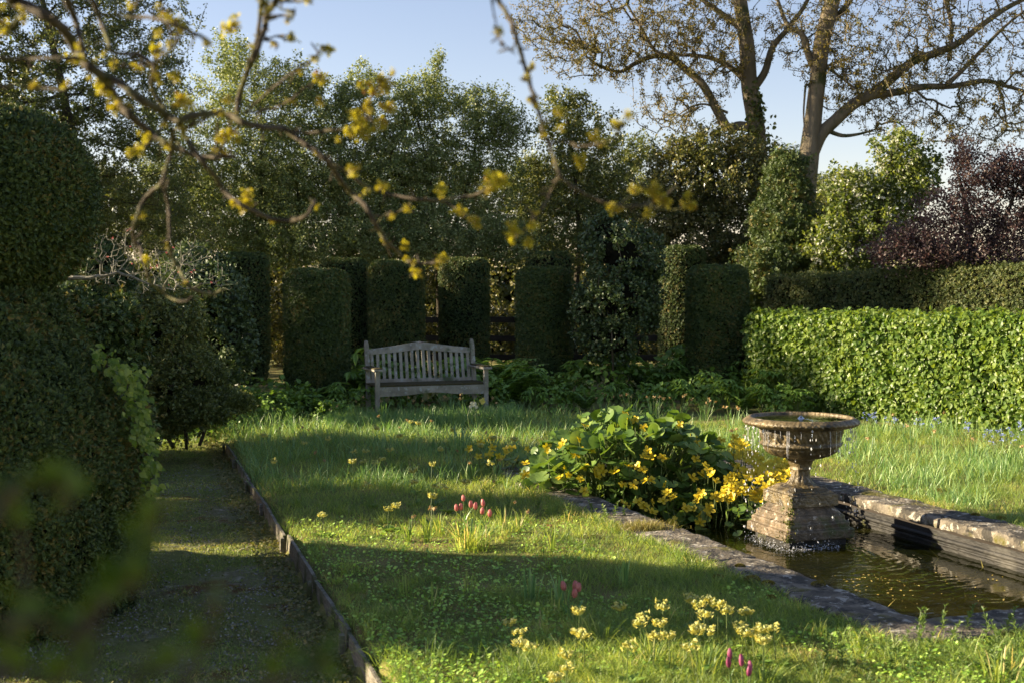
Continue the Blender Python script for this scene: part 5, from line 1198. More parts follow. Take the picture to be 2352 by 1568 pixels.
# ------------------------------------------------------------------ tulips
def tulip_proto(h, mat, seed):
    r = np.random.default_rng(seed); ms = MB(); mp = MB()
    tube(ms, [(0, 0, -.01), (.006, .002, h * .5), (.003, .004, h)], [.003, .0026, .0026], 6)
    a = np.linspace(0, 6.283, 13)[:-1]; rows = []
    for (rr, z) in ((.003, 0), (.011, .006), (.0145, .018), (.0138, .030), (.010, .041), (.004, .048)):
        m_ = 1 + .10 * np.sin(a * 3 + (0 if z < .02 else .5)); rows.append(np.column_stack([rr * m_ * np.cos(a) + .003, rr * m_ * np.sin(a) + .004, np.full(12, h + z + (.003 * np.sin(a * 3) if z > .035 else 0))]))
    k = np.arange(12); mp.add(np.concatenate(rows), np.concatenate([np.stack([i * 12 + k, i * 12 + (k + 1) % 12, (i + 1) * 12 + (k + 1) % 12, (i + 1) * 12 + k], 1) for i in range(5)]), 0, rng.random(72))
    root = thing('tulip', None, 'tulip'); ms.build('stem', M_stem, root); mp.build('flower', mat, root, smooth=True)
    ml = MB(); [strap(ml, (0, 0, -.01), h * r.uniform(.7, 1), .014, r.random() * 6.28, .5, .5) for _ in range(2)]; ml.build('leaves', M_daff, root)
    return root
def tulips(spots, mat, hgt, where, group, scale, colour):
    spots = sorted(spots); p0 = None
    for i, (px, py) in enumerate(spots):
        g = G(px, py, hgt)
        if p0 is None: root = p0 = tulip_proto(hgt - .02, mat, i)
        else: root = copy_tree(p0)
        root.location = (g[0], g[1], float(gheight(g[0], g[1]))); root.rotation_euler = (rng.normal() * .1, rng.normal() * .1, rng.random() * 6.28); root.scale = (scale, scale, 1 + rng.uniform(-.05, .05))
        root['group'] = group; root['label'] = f'{colour} tulip bud {where}, {ORD[i]} from the left'
tulips([(1067, 1145), (1053, 1166), (1062, 1164), (1083, 1163), (1092, 1168), (1100, 1176), (1121, 1165), (1120, 1185)], M_pink, .20, 'above the broad grassy clump', 'pink tulips on the lawn', .98, 'salmon pink')
tulips([(1301, 1338), (1311, 1336), (1322, 1345), (1321, 1356), (1315, 1342)], M_pink, .17, 'in the small shaded bunch on the lawn', 'red tulips on the near lawn', 1.0, 'rose red')
tulips([(1674, 1505), (1680, 1525), (1708, 1525), (1722, 1532), (1714, 1546)], M_purp, .12, 'low in front of the nearest cowslips', 'magenta tulips at the front', .75, 'magenta')

# ------------------------------------------------------------------ leafy weeds at the near pond corner
def weed_proto(h, seed, n=26):
    r = np.random.default_rng(seed); ms = MB(); ml = MB()
    ms_p = [np.array([0, 0, -.01]), np.array([r.normal() * .01, r.normal() * .01, h * .5]), np.array([r.normal() * .02, r.normal() * .02, h])]; tube(ms, ms_p, [.003, .0025, .0015], 5)
    t = np.sort(r.random(n)) ; p = np.array([np.interp(t, [0, .5, 1], [q_[j] for q_ in ms_p]) for j in range(3)]).T
    az = np.arange(n) * 2.4; d = np.column_stack([np.cos(az), np.sin(az), .3 + t * 1.2])
    sc(ml, LEAF6, p, d, np.tile([0, 0, 1.], (n, 1)) + rdir(n) * .3, (.045 - .02 * t) * r.uniform(.8, 1.2, n), wid=.6)
    root = thing('weed', None, 'weed'); ms.build('stem', M_stem, root); ml.build('leaves', M_weedleaf, root)
    return root
M_weedleaf = leafmat('weed_leaf', [(.07, .13, .035), (.12, .19, .05), (.19, .26, .09)], rough=.5, trans=.35, clump=6)
WP = [weed_proto(.16, 1), weed_proto(.16, 2, 34), weed_proto(.16, 3, 20)]; wu = [False] * 3
def weeds(spots, where, group, hk=1):
    spots = sorted(spots)
    for i, (px, py, hh) in enumerate(spots):
        g = G(px, py); k = i % 3
        if wu[k]: root = copy_tree(WP[k])
        else: root = WP[k]; wu[k] = True
        s_ = hh / .16; root.location = (g[0], g[1], float(gheight(g[0], g[1]))); root.scale = (max(.9, s_ * .9),) * 2 + (s_,); root.rotation_euler = (rng.normal() * .1, rng.normal() * .1, rng.random() * 6.28)
        root['group'] = group; root['label'] = f'leafy upright weed {where}, {ORD[i] if i < 20 else "last"} from the left'
weeds([(1905, 1530, .14), (1935, 1528, .12), (1950, 1545, .1), (2130, 1500, .2), (2135, 1525, .16), (2170, 1535, .1), (2060, 1530, .11), (1990, 1548, .12)], 'in sun before the pond corner', 'leafy weeds at the pond corner')
weeds([(2260, 1545, .2), (2290, 1535, .17), (2335, 1530, .14), (2275, 1555, .12), (2210, 1545, .13), (2350, 1550, .15)], 'at the sunny near corner of the lawn', 'leafy weeds at the lawn corner')
weeds([(2120, 1465, .15), (2170, 1462, .15), (2220, 1455, .14), (2260, 1470, .15), (2310, 1460, .14), (2080, 1490, .1), (2190, 1480, .13), (2290, 1490, .13), (2345, 1475, .13)], 'half hiding the front kerb', 'leafy weeds against the front kerb')
weeds([(1395, 1195, .14), (1372, 1205, .11), (1412, 1190, .12), (1440, 1190, .12), (1360, 1180, .1), (1235, 1180, .13), (1260, 1190, .1), (1300, 1195, .12), (1165, 1165, .12)], 'on the lawn beside the marigold mound', 'leafy weeds beside the marigolds')
weeds([(1990, 1500, .09), (2030, 1512, .1), (1870, 1545, .1), (1820, 1555, .09), (1800, 1520, .08), (2100, 1560, .09), (2190, 1575, .1), (2010, 1575, .08), (1930, 1580, .09), (2320, 1580, .1), (2050, 1550, .08)], 'low in the sunny strip at the very front', 'low weeds at the front')

# ------------------------------------------------------------------ marsh marigolds
def mound(name, label, c, rx, ry, rz, nl, sl, flowers, z0, inner=True, fsize=.037):
    root = thing(name, label, 'marsh marigold', (c[0], c[1], z0))
    th = np.arccos(rng.uniform(-.02, 1, nl)); ph = rng.random(nl) * 6.283
    nm = np.column_stack([np.sin(th) * np.cos(ph), np.sin(th) * np.sin(ph), np.cos(th)]); lay = np.where(rng.random(nl) < .68, rng.uniform(.92, 1.06, nl), rng.uniform(.6, .9, nl))
    lump = 1 + .09 * np.sin(ph * 4 + 1) * np.sin(th * 5); p = nm * [rx, ry, rz] * (lay * lump)[:, None]
    sz = rng.uniform(.55, 1.15, nl) * sl * np.where(nm[:, 2] > .5, 1.05, .9)
    d = unit(nm * [1, 1, .3] + rdir(nl) * .55 + [0, 0, -.15]); up = unit(nm * .75 + rdir(nl) * .55 + [0, -.15, .45])
    ml = MB(); sc(ml, ROUND, p, d, up, sz)
    ml.build('leaves', M_mar, root, smooth=True)
    ms = MB(); b = p * [.35, .35, 0]; b[:, 2] = -.02
    mid = p * [.75, .75, .6]; rr = np.full(nl, .005); edges_tubes(ms, b, mid, rr, rr * .8, 5); edges_tubes(ms, mid, p, rr * .8, rr * .6, 5)
    ms.build('stalks', M_stem, root)
    return root
PET = ([(0, 0, 0), (.24, .45, .04), (.21, .8, .08), (0, 1, .05), (-.21, .8, .08), (-.24, .45, .04)], [(0, 1, 2), (0, 2, 3), (0, 3, 4), (0, 4, 5)])
def flower_mesh(seed):
    r = np.random.default_rng(seed); mb = MB(); a = np.arange(5) * 2 * np.pi / 5 + r.normal(size=5) * .1
    sc(mb, PET, np.zeros((5, 3)), np.column_stack([np.cos(a), np.sin(a), r.uniform(-.05, .45, 5)]), np.tile([0, 0, 1.], (5, 1)), r.uniform(.9, 1.1, 5), wid=1.25)
    sc(mb, LEAF4, np.zeros((14, 3)) + [0, 0, .05], rdir(14) + [0, 0, .9], rdir(14), np.full(14, .3), mat=1)
    return mb
FM = []
def flowers_on(root, pts, size, stems=True):
    for P_ in pts:
        P_ = np.array(P_); r0_ = np.array(root.location)
        if len(FM) < 5:
            o = flower_mesh(len(FM)).build('flower', [M_yel, M_yel], root); FM.append(o)
        else:
            o = FM[int(rng.integers(0, 5))].copy(); COL.objects.link(o); o.parent = root
        o.location = P_ - r0_; s_ = size * rng.uniform(.8, 1.15); o.scale = (s_,) * 3
        o.rotation_euler = (rng.uniform(.35, 1.25), rng.normal() * .35, rng.normal() * .5)
    if stems:
        mb = MB()
        for P_ in pts:
            b = np.array(root.location) + (np.array(P_) - np.array(root.location)) * [.93, .93, 0]; b[2] = max(root.location[2], WZ); m_ = (b + P_) / 2 + rng.normal(size=3) * .02
            tube(mb, [b, m_, P_], [.0035, .003, .002], 4)
        wb(mb, 'flower_stalks', M_stem, root)
mc = np.array([1.0, 10.75]); mr = (.95, .72, .76)
big = mound('marsh_marigold', 'great mound of round glossy marsh marigold leaves at the far pond corner', mc, *mr, 1000, .125, None, -.17)
def on_mound(px, py, out=1.04):
    """where the ray through this point of the picture meets the mound"""
    o = np.array([0, 0, EYE]); t_ = P(px, py, 10.) - o; c = np.array([mc[0], mc[1], -.17]); r = np.array(mr) * out
    a = ((t_ / r) ** 2).sum(); b = 2 * ((t_ / r) * ((o - c) / r)).sum(); q = (((o - c) / r) ** 2).sum() - 1; D = b * b - 4 * a * q
    if D < 0: return None
    return o + t_ * ((-b - math.sqrt(D)) / (2 * a))
zf = lambda x, y: (1100 * .9408 + x * .32, 950 * .9408 + y * .32)
z3 = [(590, 170), (655, 225), (835, 190), (1000, 155), (1060, 140), (1250, 180), (1275, 228), (1325, 218), (1385, 270), (805, 380), (800, 415), (690, 415), (820, 570), (785, 630), (845, 615), (930, 640), (1025, 590), (1045, 620), (1090, 590), (1070, 565), (970, 430), (1015, 435), (900, 465), (1415, 440), (1385, 480), (1440, 485), (1280, 550), (1345, 543), (1235, 685), (1315, 682), (1440, 650), (1540, 495), (1760, 500), (1740, 340), (1770, 378), (1780, 412), (1735, 632), (1805, 612), (1540, 685), (1545, 735), (1590, 760), (1380, 575)]
pp = [on_mound(*zf(*q_)) for q_ in z3] + [on_mound(rng.uniform(1240, 1690), rng.uniform(950, 1180), 1.05) for _ in range(12)]; flowers_on(big, [p for p in pp if p is not None], .045)
small = mound('marsh_marigold', 'low sprawling marsh marigold reaching onto the lawn at the foot of the great mound', G(1155, 1085)[:2] , .33, .22, .16, 34, .09, None, 0.0)
z3 = [(135, 425), (215, 385), (300, 352), (300, 420), (200, 485), (285, 465), (400, 430), (440, 420), (345, 480), (380, 490), (400, 452), (480, 495), (535, 530), (535, 610), (550, 428), (270, 475)]
flowers_on(small, [G(*zf(*q_), .14 + .04 * rng.random()) for q_ in z3], .043)
low = mound('marsh_marigold', 'spreading marsh marigold smothered in yellow flowers between mound and fountain', (1.78, 10.6), .66, 1.0, .34, 260, .10, None, -.2)
z3 = [(1245, 820), (1280, 860), (1310, 905), (1350, 810), (1390, 845), (1445, 810), (1445, 880), (1525, 800), (1560, 735), (1690, 855), (1745, 855), (1790, 900), (1595, 940), (1600, 965), (1790, 955), (1860, 860), (1850, 900), (1765, 800), (1780, 765), (1850, 580), (1880, 610), (1905, 655), (1990, 640), (1980, 700), (1970, 740), (1900, 770), (1980, 790), (2040, 690), (2130, 740), (2170, 790), (2220, 790), (1830, 545), (1940, 365), (2040, 345), (2080, 375), (2090, 400), (2030, 385), (1800, 745), (1930, 775), (1855, 835), (1600, 770)]
def low_pt(px, py):
    t = np.clip((zf(0, 0)[0] * 0 + px - 1500) / 320, 0, 1); hz_ = max(-.15, .08 + .12 * rng.random())
    return hz_
pts = []
for q_ in z3:
    px, py = zf(*q_)
    hh = float(np.interp(py, [1000, 1060, 1120, 1200], [.42, .29, .13, -.12])) ; pts.append(G(px, py, hh))
for _ in range(120):       # the densest drift beside the stem of the urn
    t = rng.random(); px = 1675 + 140 * t + rng.normal() * 8; lo = np.interp(t, [0, .5, 1], [1010, 1040, 1070]); hi = np.interp(t, [0, .5, 1], [1150, 1140, 1112]); py = lo + (hi - lo) * rng.random()
    hh = float(np.interp(py, [1000, 1060, 1120, 1160], [.34, .24, .12, -.02])); pts.append(G(px, py, hh))
pts = [p for p in pts if p[1] < 13.0]
flowers_on(low, pts[:98], .045)
if len(pts) > 98:
    mb = MB()
    for P_ in pts[98:]:
        a = np.arange(5) * 2 * np.pi / 5 + rng.random(); tl = rdir(1)[0] * .35
        sc(mb, PET, np.repeat(np.array(P_)[None], 5, 0), np.column_stack([np.cos(a), np.sin(a) * .7, np.sin(a) * .6 + .1]) + tl * .4, np.tile([0, -.9, 1.], (5, 1)) + tl, np.full(5, .040), wid=1.25)
    o = mb; wb(mb, 'flowers', M_yel, low); low.children[-1]['kind'] = 'stuff'

# ------------------------------------------------------------------ border plants under the columns
def fern_proto(h, seed, kind):
    r = np.random.default_rng(seed); ml = MB(); ms = MB()
    root = thing('border_plant', None, 'border plant')
    if kind == 'palmate':            # hellebore: fans of leaflets on stalks
        for i in range(16):
            az = r.random() * 6.28; l = r.uniform(.15, .5) * h * .9; tp = np.array([math.cos(az) * l, math.sin(az) * l, h * r.uniform(.45, 1)])
            tube(ms, [(0, 0, -.02), tp * [.4, .4, .6], tp], .004, 4); k = 7; a = np.linspace(-1.9, 1.9, k) + az
            sc(ml, LEAF6, np.repeat(tp[None], k, 0), np.column_stack([np.cos(a), np.sin(a), np.full(k, -.15 + r.normal() * .2)]), np.tile([0, 0, 1.], (k, 1)), r.uniform(.12, .2, k), wid=.42)
    elif kind == 'mound':
        n = 260; u = rdir(n); u[:, 2] = np.abs(u[:, 2]); p = u * [h * .9, h * .7, h] * r.uniform(.75, 1.05, (n, 1)); sc(ml, LEAF6, p, u * .5 + rdir(n), u + [0, 0, .5], r.uniform(.05, .10, n)); tube(ms, [(0, 0, -.02), (0, 0, h * .4), (.02, 0, h * .8)], .006, 4)
    else:                            # fern like fronds
        for i in range(13):
            az = r.random() * 6.28; L_ = h * r.uniform(.7, 1.15); t = np.linspace(0, 1, 14); c = np.column_stack([math.cos(az) * L_ * .75 * t ** 1.4, math.sin(az) * L_ * .75 * t ** 1.4, L_ * (t - .35 * t ** 3)]); tube(ms, c, .003, 4)
            for s_ in (-1, 1):
                sd = np.array([-math.sin(az), math.cos(az), 0]) * s_; sc(ml, LEAF4, c[2:], np.repeat((sd + [0, 0, -.1])[None], 12, 0) + rdir(12) * .15, np.tile([0, 0, 1.], (12, 1)), .12 * np.sin(np.linspace(.6, 3.0, 12)) + .02, wid=.7)
    ms.build('stems', M_stem, root); ml.build('leaves', M_herb, root)
    return root
BP = {k: [fern_proto(.5, s_, k) for s_ in (1, 2)] for k in ('palmate', 'mound', 'frond')}; bu = {}
def border(spots, where, group):
    spots = sorted(spots, key=lambda s_: s_[0])
    for i, (px, py, hh, kd) in enumerate(spots):
        d = EYE * F / max(60, (py - 655)); g = P(px, py, d); k = (kd, i % 2)
        if k in bu: root = copy_tree(BP[kd][i % 2])
        else: root = BP[kd][i % 2]; bu[k] = 1
        root.location = (g[0], g[1], 0); s_ = hh / .5; root.scale = (s_,) * 3; root.rotation_euler = (0, 0, rng.random() * 6.28)
        nm = {'palmate': 'hellebore', 'mound': 'leafy plant', 'frond': 'ferny plant'}[kd]
        root['group'] = group; root['label'] = f'{nm} {where}, {ORD[min(i, 19)]} from the left'
R_ = lambda l, kinds: [(px, py, hh, kinds[i % len(kinds)]) for i, (px, py, hh) in enumerate(l)]
border(R_([(590, 965, .35), (640, 968, .4), (690, 960, .45), (745, 965, .4), (790, 955, .45), (835, 962, .4), (615, 950, .5), (720, 945, .5), (815, 940, .55), (570, 955, .4), (765, 972, .3), (660, 950, .45)], ['palmate', 'mound', 'mound', 'frond']), 'at the foot of the broad column', 'border plants at the foot of the broad column')
border([(395, 1003, .3, 'mound'), (430, 1000, .32, 'mound'), (465, 992, .32, 'frond'), (500, 985, .34, 'mound'), (535, 978, .34, 'mound'), (415, 985, .4, 'mound'), (450, 978, .42, 'mound'), (485, 972, .42, 'mound')], 'under the olive shrub at the path head', 'low plants at the head of the path')
border([(822, 935, .85, 'frond'), (845, 925, .8, 'palmate'), (870, 935, .6, 'mound'), (930, 930, .7, 'frond'), (1000, 930, .65, 'mound'), (1060, 928, .7, 'palmate'), (1125, 925, .95, 'frond'), (1150, 930, .85, 'frond'), (1175, 935, .7, 'frond'), (1120, 945, .5, 'mound'), (965, 925, .6, 'palmate'), (900, 925, .6, 'palmate')], 'crowding around and behind the bench', 'border plants around the bench')
border(R_([(1210, 935, .55), (1250, 925, .45), (1290, 920, .5), (1330, 915, .6), (1370, 920, .65), (1410, 915, .7), (1450, 918, .6), (1490, 912, .75), (1530, 918, .6), (1570, 912, .75), (1230, 948, .35), (1275, 945, .35), (1345, 945, .4), (1420, 945, .4), (1500, 945, .4), (1570, 945, .45)], ['palmate', 'mound', 'frond', 'palmate', 'mound']), 'between the slim column and holly', 'border plants by the holly bush')
border(R_([(1610, 908, .8), (1650, 915, .7), (1690, 918, .6), (1730, 925, .6), (1770, 935, .55), (1625, 935, .5), (1665, 945, .45), (1710, 948, .45), (1755, 950, .4), (1800, 950, .4), (1830, 955, .35)], ['palmate', 'mound', 'palmate', 'frond']), 'at the near end of the beech hedge', 'border plants at the end of the beech hedge')
# forget-me-nots
def fmn(seed):
    r = np.random.default_rng(seed); root = thing('forget_me_not', None, 'forget-me-not'); ms = MB(); mf = MB()
    for i in range(5):
        tp = np.array([r.normal() * .05, r.normal() * .05, r.uniform(.12, .22)]); tube(ms, [(0, 0, 0), tp * [.4, .4, .6], tp], .002, 3); k = 9
        sc(mf, LEAF4, tp + r.normal(size=(k, 3)) * .010, rdir(k), rdir(k) + [0, -.5, .6], np.full(k, .012), wid=1.5)
        sc(ms, LEAF6, np.repeat((tp * .6)[None], 3, 0), rdir(3), rdir(3) + [0, 0, 1], np.full(3, .03), wid=.5)
    ms.build('stems', M_stem, root); mf.build('flowers', M_blue, root); return root
FP = [fmn(1), fmn(2)]
sp2 = sorted([(2005, 990), (2030, 995), (2110, 1000), (2150, 1000), (2215, 1010), (2265, 1030), (2300, 1032), (2320, 1040), (2345, 1025), (2285, 1045), (1985, 985), (2335, 1010), (2060, 1000)])
for i, (px, py) in enumerate(sp2):
    root = FP[i] if i < 2 else copy_tree(FP[i % 2]); g = G(px, py); root.location = (g[0], g[1], 0); root.rotation_euler = (0, 0, rng.random() * 6)
    root['group'] = 'forget-me-nots below the hedge'; root['label'] = f'blue forget-me-not at the foot of the beech hedge, {ORD[i]} from the left'
# white narcissus by the bench
def narc(px, py, mat, lab):
    g = G(px, py, .36); root = thing('narcissus', lab, 'narcissus', (g[0], g[1], 0)); ms = MB(); tube(ms, [(0, 0, 0), (-.03, 0, .22), (.02, 0, .37), (.06, -.01, .36)], .0025, 4); ms.build('stem', M_stem, root)
    mf = MB()
    for _ in range(6):
        c = np.array([.05 + rng.normal() * .025, rng.normal() * .02, .345 + rng.normal() * .03]); k = 6; a = np.arange(k) * 6.28 / k; sc(mf, LEAF4, np.repeat(c[None], k, 0), np.column_stack([np.cos(a), np.full(k, -.3), np.sin(a)]), np.tile([0, -1., 0], (k, 1)), np.full(k, .022), wid=1.5)
    mf.build('flowers', mat, root)
narc(1080, 925, M_white, 'white narcissus cluster nodding in front of the bench leg'); narc(1097, 924, M_cow, 'cream yellow narcissus beside the white one in front of the bench')

# ================================================================== OVERHANGING OAK
zA = lambda l: [(x * .36, y * .36) for x, y in l]
zB = lambda l: [(752.6 + x * .36, y * .36) for x, y in l]
zC = lambda l: [(752.6 + x * .36, 517.4 + y * .36) for x, y in l]
zD = lambda l: [(x * .36, 517.4 + y * .36) for x, y in l]
oak = thing('oak_tree', 'overhanging oak with blurred dark boughs and tufts of young yellow-green leaves', 'tree', (-2.6, 1.6, 0))
# (points, start px radius, end px radius, start distance, end distance)
OB = [
 (zA([(60, -60), (80, 0), (200, 50), (330, 130), (430, 220), (490, 330), (560, 420), (640, 480), (700, 560), (760, 660), (830, 740), (900, 800), (960, 850), (1010, 890), (1080, 930), (1180, 970), (1270, 1005), (1400, 1005), (1500, 1000)]), 15, 5, 2.3, 2.7),
 (zA([(560, 420), (640, 470), (760, 530), (900, 640), (1000, 690), (1080, 750), (1140, 770), (1220, 740), (1350, 725), (1480, 740), (1560, 790), (1700, 815), (1820, 830), (1960, 930)]) + zB([(0, 1030), (80, 1150), (160, 1240), (250, 1330), (310, 1440), (370, 1530)]) + zC([(310, 0), (360, 90), (420, 150), (480, 200), (530, 240)]), 11, 4, 2.4, 2.8),
 (zC([(530, 240), (600, 245), (680, 240), (750, 215)]), 4, 2.5, 2.8, 2.8),
 (zC([(530, 240), (560, 290), (585, 320)]), 4, 2.5, 2.8, 2.8), (zC([(360, 90), (400, 190)]), 3, 2, 2.8, 2.8),
 (zA([(1510, 740), (1530, 620), (1570, 470), (1630, 350), (1690, 180), (1700, 100), (1770, 0), (1800, -60)]), 7, 8, 2.6, 2.4),
 (zA([(1600, 400), (1640, 250), (1660, 100), (1670, -20)]), 6, 5, 2.6, 2.4),
 (zA([(420, -20), (480, 130), (520, 280), (545, 370)]), 10, 5, 2.3, 2.4),
 (zA([(590, 0), (640, 130), (690, 260), (720, 330), (880, 350), (960, 400), (980, 450), (970, 540), (1020, 650), (1060, 720)]), 6, 5, 2.5, 2.5),
 (zA([(1100, 830), (1090, 980), (1060, 1070), (1040, 1160), (980, 1210), (910, 1290), (870, 1400), (850, 1480), (865, 1560)]) + zD([(880, 120), (920, 240), (960, 360), (1050, 440), (1130, 485), (1220, 475)]), 6, 3.2, 2.5, 2.8),
 (zA([(1040, 1170), (1070, 1300), (1080, 1420), (1080, 1560)]) + zD([(1080, 160), (1130, 260), (1190, 370), (1250, 415), (1350, 440), (1420, 415)]), 4, 3.5, 2.6, 2.8),
 (zA([(1140, 780), (1180, 870), (1240, 960), (1300, 1040), (1370, 1130), (1440, 1230), (1530, 1300), (1620, 1350), (1750, 1400), (1860, 1410), (1960, 1370), (2010, 1280)]), 7, 4.5, 2.5, 2.7),
 (zA([(1960, 930), (2050, 1010)]) + zB([(0, 1020), (120, 1100), (250, 1190), (400, 1245), (560, 1270), (720, 1280), (850, 1260), (950, 1240), (1020, 1200)]), 5, 3.5, 2.6, 2.8),
 (zB([(150, 1240), (220, 1235), (280, 1200)]), 3, 2, 2.7, 2.7), (zB([(290, 1380), (370, 1380), (430, 1360), (520, 1320)]), 3, 2, 2.7, 2.7), (zB([(700, 1280), (790, 1310), (870, 1370), (950, 1420)]), 3, 2, 2.7, 2.7),
 (zA([(1820, 830), (1960, 850), (2100, 830), (2250, 830)]) + zB([(150, 840), (230, 800), (270, 720), (280, 620), (330, 550), (420, 470)]), 4, 2.5, 2.6, 2.6),
 (zB([(1060, -50), (1085, 0), (1160, 120), (1200, 230), (1240, 360), (1270, 470), (1310, 600), (1350, 720), (1390, 860), (1440, 1000), (1480, 1120), (1560, 1190), (1660, 1250), (1800, 1300), (1950, 1320), (2100, 1280), (2230, 1190)]), 6.5, 3.2, 2.2, 2.5),
 (zB([(1480, 1120), (1430, 1220), (1370, 1330), (1290, 1430), (1230, 1490)]), 3.5, 2.5, 2.4, 2.5),
 (zB([(1400, 930), (1500, 900), (1600, 930), (1750, 920), (1840, 860), (1900, 760)]), 3, 2, 2.3, 2.3), (zB([(1300, 620), (1360, 760), (1370, 850)]), 6, 3, 2.3, 2.3), (zB([(1280, 480), (1300, 430)]), 4, 4, 2.3, 2.3),
 (zB([(1040, -40), (1070, 130), (1090, 230), (1140, 300), (1200, 350)]), 2.5, 1.5, 2.1, 2.1), (zB([(2000, 1310), (2200, 1340), (2350, 1290)]), 2.5, 1.5, 2.5, 2.5), (zB([(1850, 1310), (1950, 1240)]), 2.5, 1.5, 2.5, 2.5),
 (zA([(0, 370), (150, 380), (300, 375), (450, 370), (540, 370)]), 4, 5, 2.3, 2.4), (zA([(830, 370), (960, 420), (1010, 370), (1080, 320), (1150, 250)]), 3.5, 2.5, 2.5, 2.4),
 (zA([(590, 90), (800, 110), (1000, 120), (1100, 160), (1250, 220), (1340, 270)]), 5, 5, 2.2, 2.1), (zA([(1560, 730), (1650, 640), (1780, 530), (1900, 440), (1960, 400), (2000, 370), (2060, 310)]), 3.5, 2.5, 2.6, 2.5),
 (zA([(1600, 720), (1750, 690), (1850, 640), (1950, 560), (2040, 500)]), 3.5, 2, 2.6, 2.6), (zA([(960, 850), (960, 900), (900, 950), (840, 970)]), 4, 3, 2.5, 2.5), (zA([(1000, 860), (1040, 800), (1060, 770)]), 3, 3, 2.5, 2.5),
 (zA([(1180, 970), (1100, 850), (1200, 810), (1330, 750), (1420, 700)]), 4, 4, 2.5, 2.5), (zA([(1370, 1020), (1400, 960), (1440, 900)]), 2.5, 2, 2.6, 2.6), (zA([(1390, 780), (1380, 900), (1370, 1000)]), 3, 2, 2.6, 2.6), (zA([(1460, 760), (1470, 820), (1530, 860)]), 3, 2, 2.6, 2.6),
 (zA([(1690, 260), (1760, 270), (1760, 320)]), 2.5, 2, 2.5, 2.5), (zA([(1680, 260), (1780, 230), (1860, 230)]), 2.5, 2, 2.5, 2.5), (zA([(1720, 120), (1800, 100), (1870, 100), (1880, 60)]), 4, 3, 2.3, 2.3), (zA([(1770, 10), (1850, 10), (1990, 0)]), 4, 3, 2.3, 2.3),
 (zA([(-20, 100), (60, 180), (150, 60)]), 4, 3, 2.2, 2.2), (zA([(0, 240), (90, 180), (150, 100), (160, 40)]), 3, 2.5, 2.2, 2.2), (zA([(1020, 0), (1050, 110), (1090, 230), (1040, 330)]), 3, 2, 2.5, 2.5), (zA([(960, 400), (840, 430), (720, 420)]), 3, 2, 2.5, 2.5),
 (zA([(740, 90), (850, 60), (880, 0)]), 2.5, 3, 2.2, 2.2), (zA([(0, 550), (200, 560), (420, 570)]), 4, 2.5, 2.2, 2.2),
]
mb = MB(); tips_ = []
def limb3(pl, r0_, r1_, d0_, d1_, jit=.0007):
    k = len(pl); pts = [P(x, y, d0_ + (d1_ - d0_) * i / (k - 1) + .05 * math.sin(i * 1.7)) for i, (x, y) in enumerate(pl)]
    rr = [.85 * (r0_ + (r1_ - r0_) * i / (k - 1)) / F * (d0_ + (d1_ - d0_) * i / (k - 1)) for i in range(k)]
    a_, r_ = smooth_path(pts, rr, 5, jit); r_ = r_ * (1 + .14 * np.abs(np.sin(np.arange(len(r_)) * 1.1)))
    return a_, r_
for (pl, r0_, r1_, d0_, d1_) in OB:
    a_, r_ = limb3(pl, r0_, r1_, d0_, d1_); tube(mb, a_, r_, 7); tips_.append(a_)
# spur twigs and buds along the limbs
A_, B_, ra_, rb_ = [], [], [], []
for a_ in tips_:
    for i in range(2, len(a_) - 1, 2):
        if rng.random() < .5:
            d = rdir(1)[0]; l = rng.uniform(.008, .03); A_.append(a_[i]); B_.append(a_[i] + d * l); ra_.append(.0022); rb_.append(.0016)
edges_tubes(mb, np.array(A_), np.array(B_), np.array(ra_), np.array(rb_), 4)
# the boughs run up to a limb above the frame and on to the trunk
top0 = P(20, -22, 2.3); hub = np.array([-1.5, 2.0, 2.9])
for e_ in (P(20, -22, 2.3), P(151, -7, 2.3), P(212, 0, 2.5), P(648, -22, 2.4), P(601, -7, 2.4), P(1134, -18, 2.2), P(1127, -14, 2.1)):
    m_ = (e_ + hub) / 2 + [0, 0, .18]; a_, r_ = smooth_path([e_, m_, hub], [.007, .014, .03], 5); tube(mb, a_, r_, 7)
wb(mb, 'branches', M_oakbark, oak, smooth=True)
mb = MB(); a_, r_ = smooth_path([(-2.6, 1.6, -.2), (-2.55, 1.6, 1.2), (-2.3, 1.7, 2.3), tuple(hub), (-.9, 2.1, 3.15), (0.2, 2.2, 3.3)], [.17, .14, .11, .05, .035, .02], 6); tube(mb, a_, r_, 12); wb(mb, 'trunk', M_bark, oak, smooth=True)
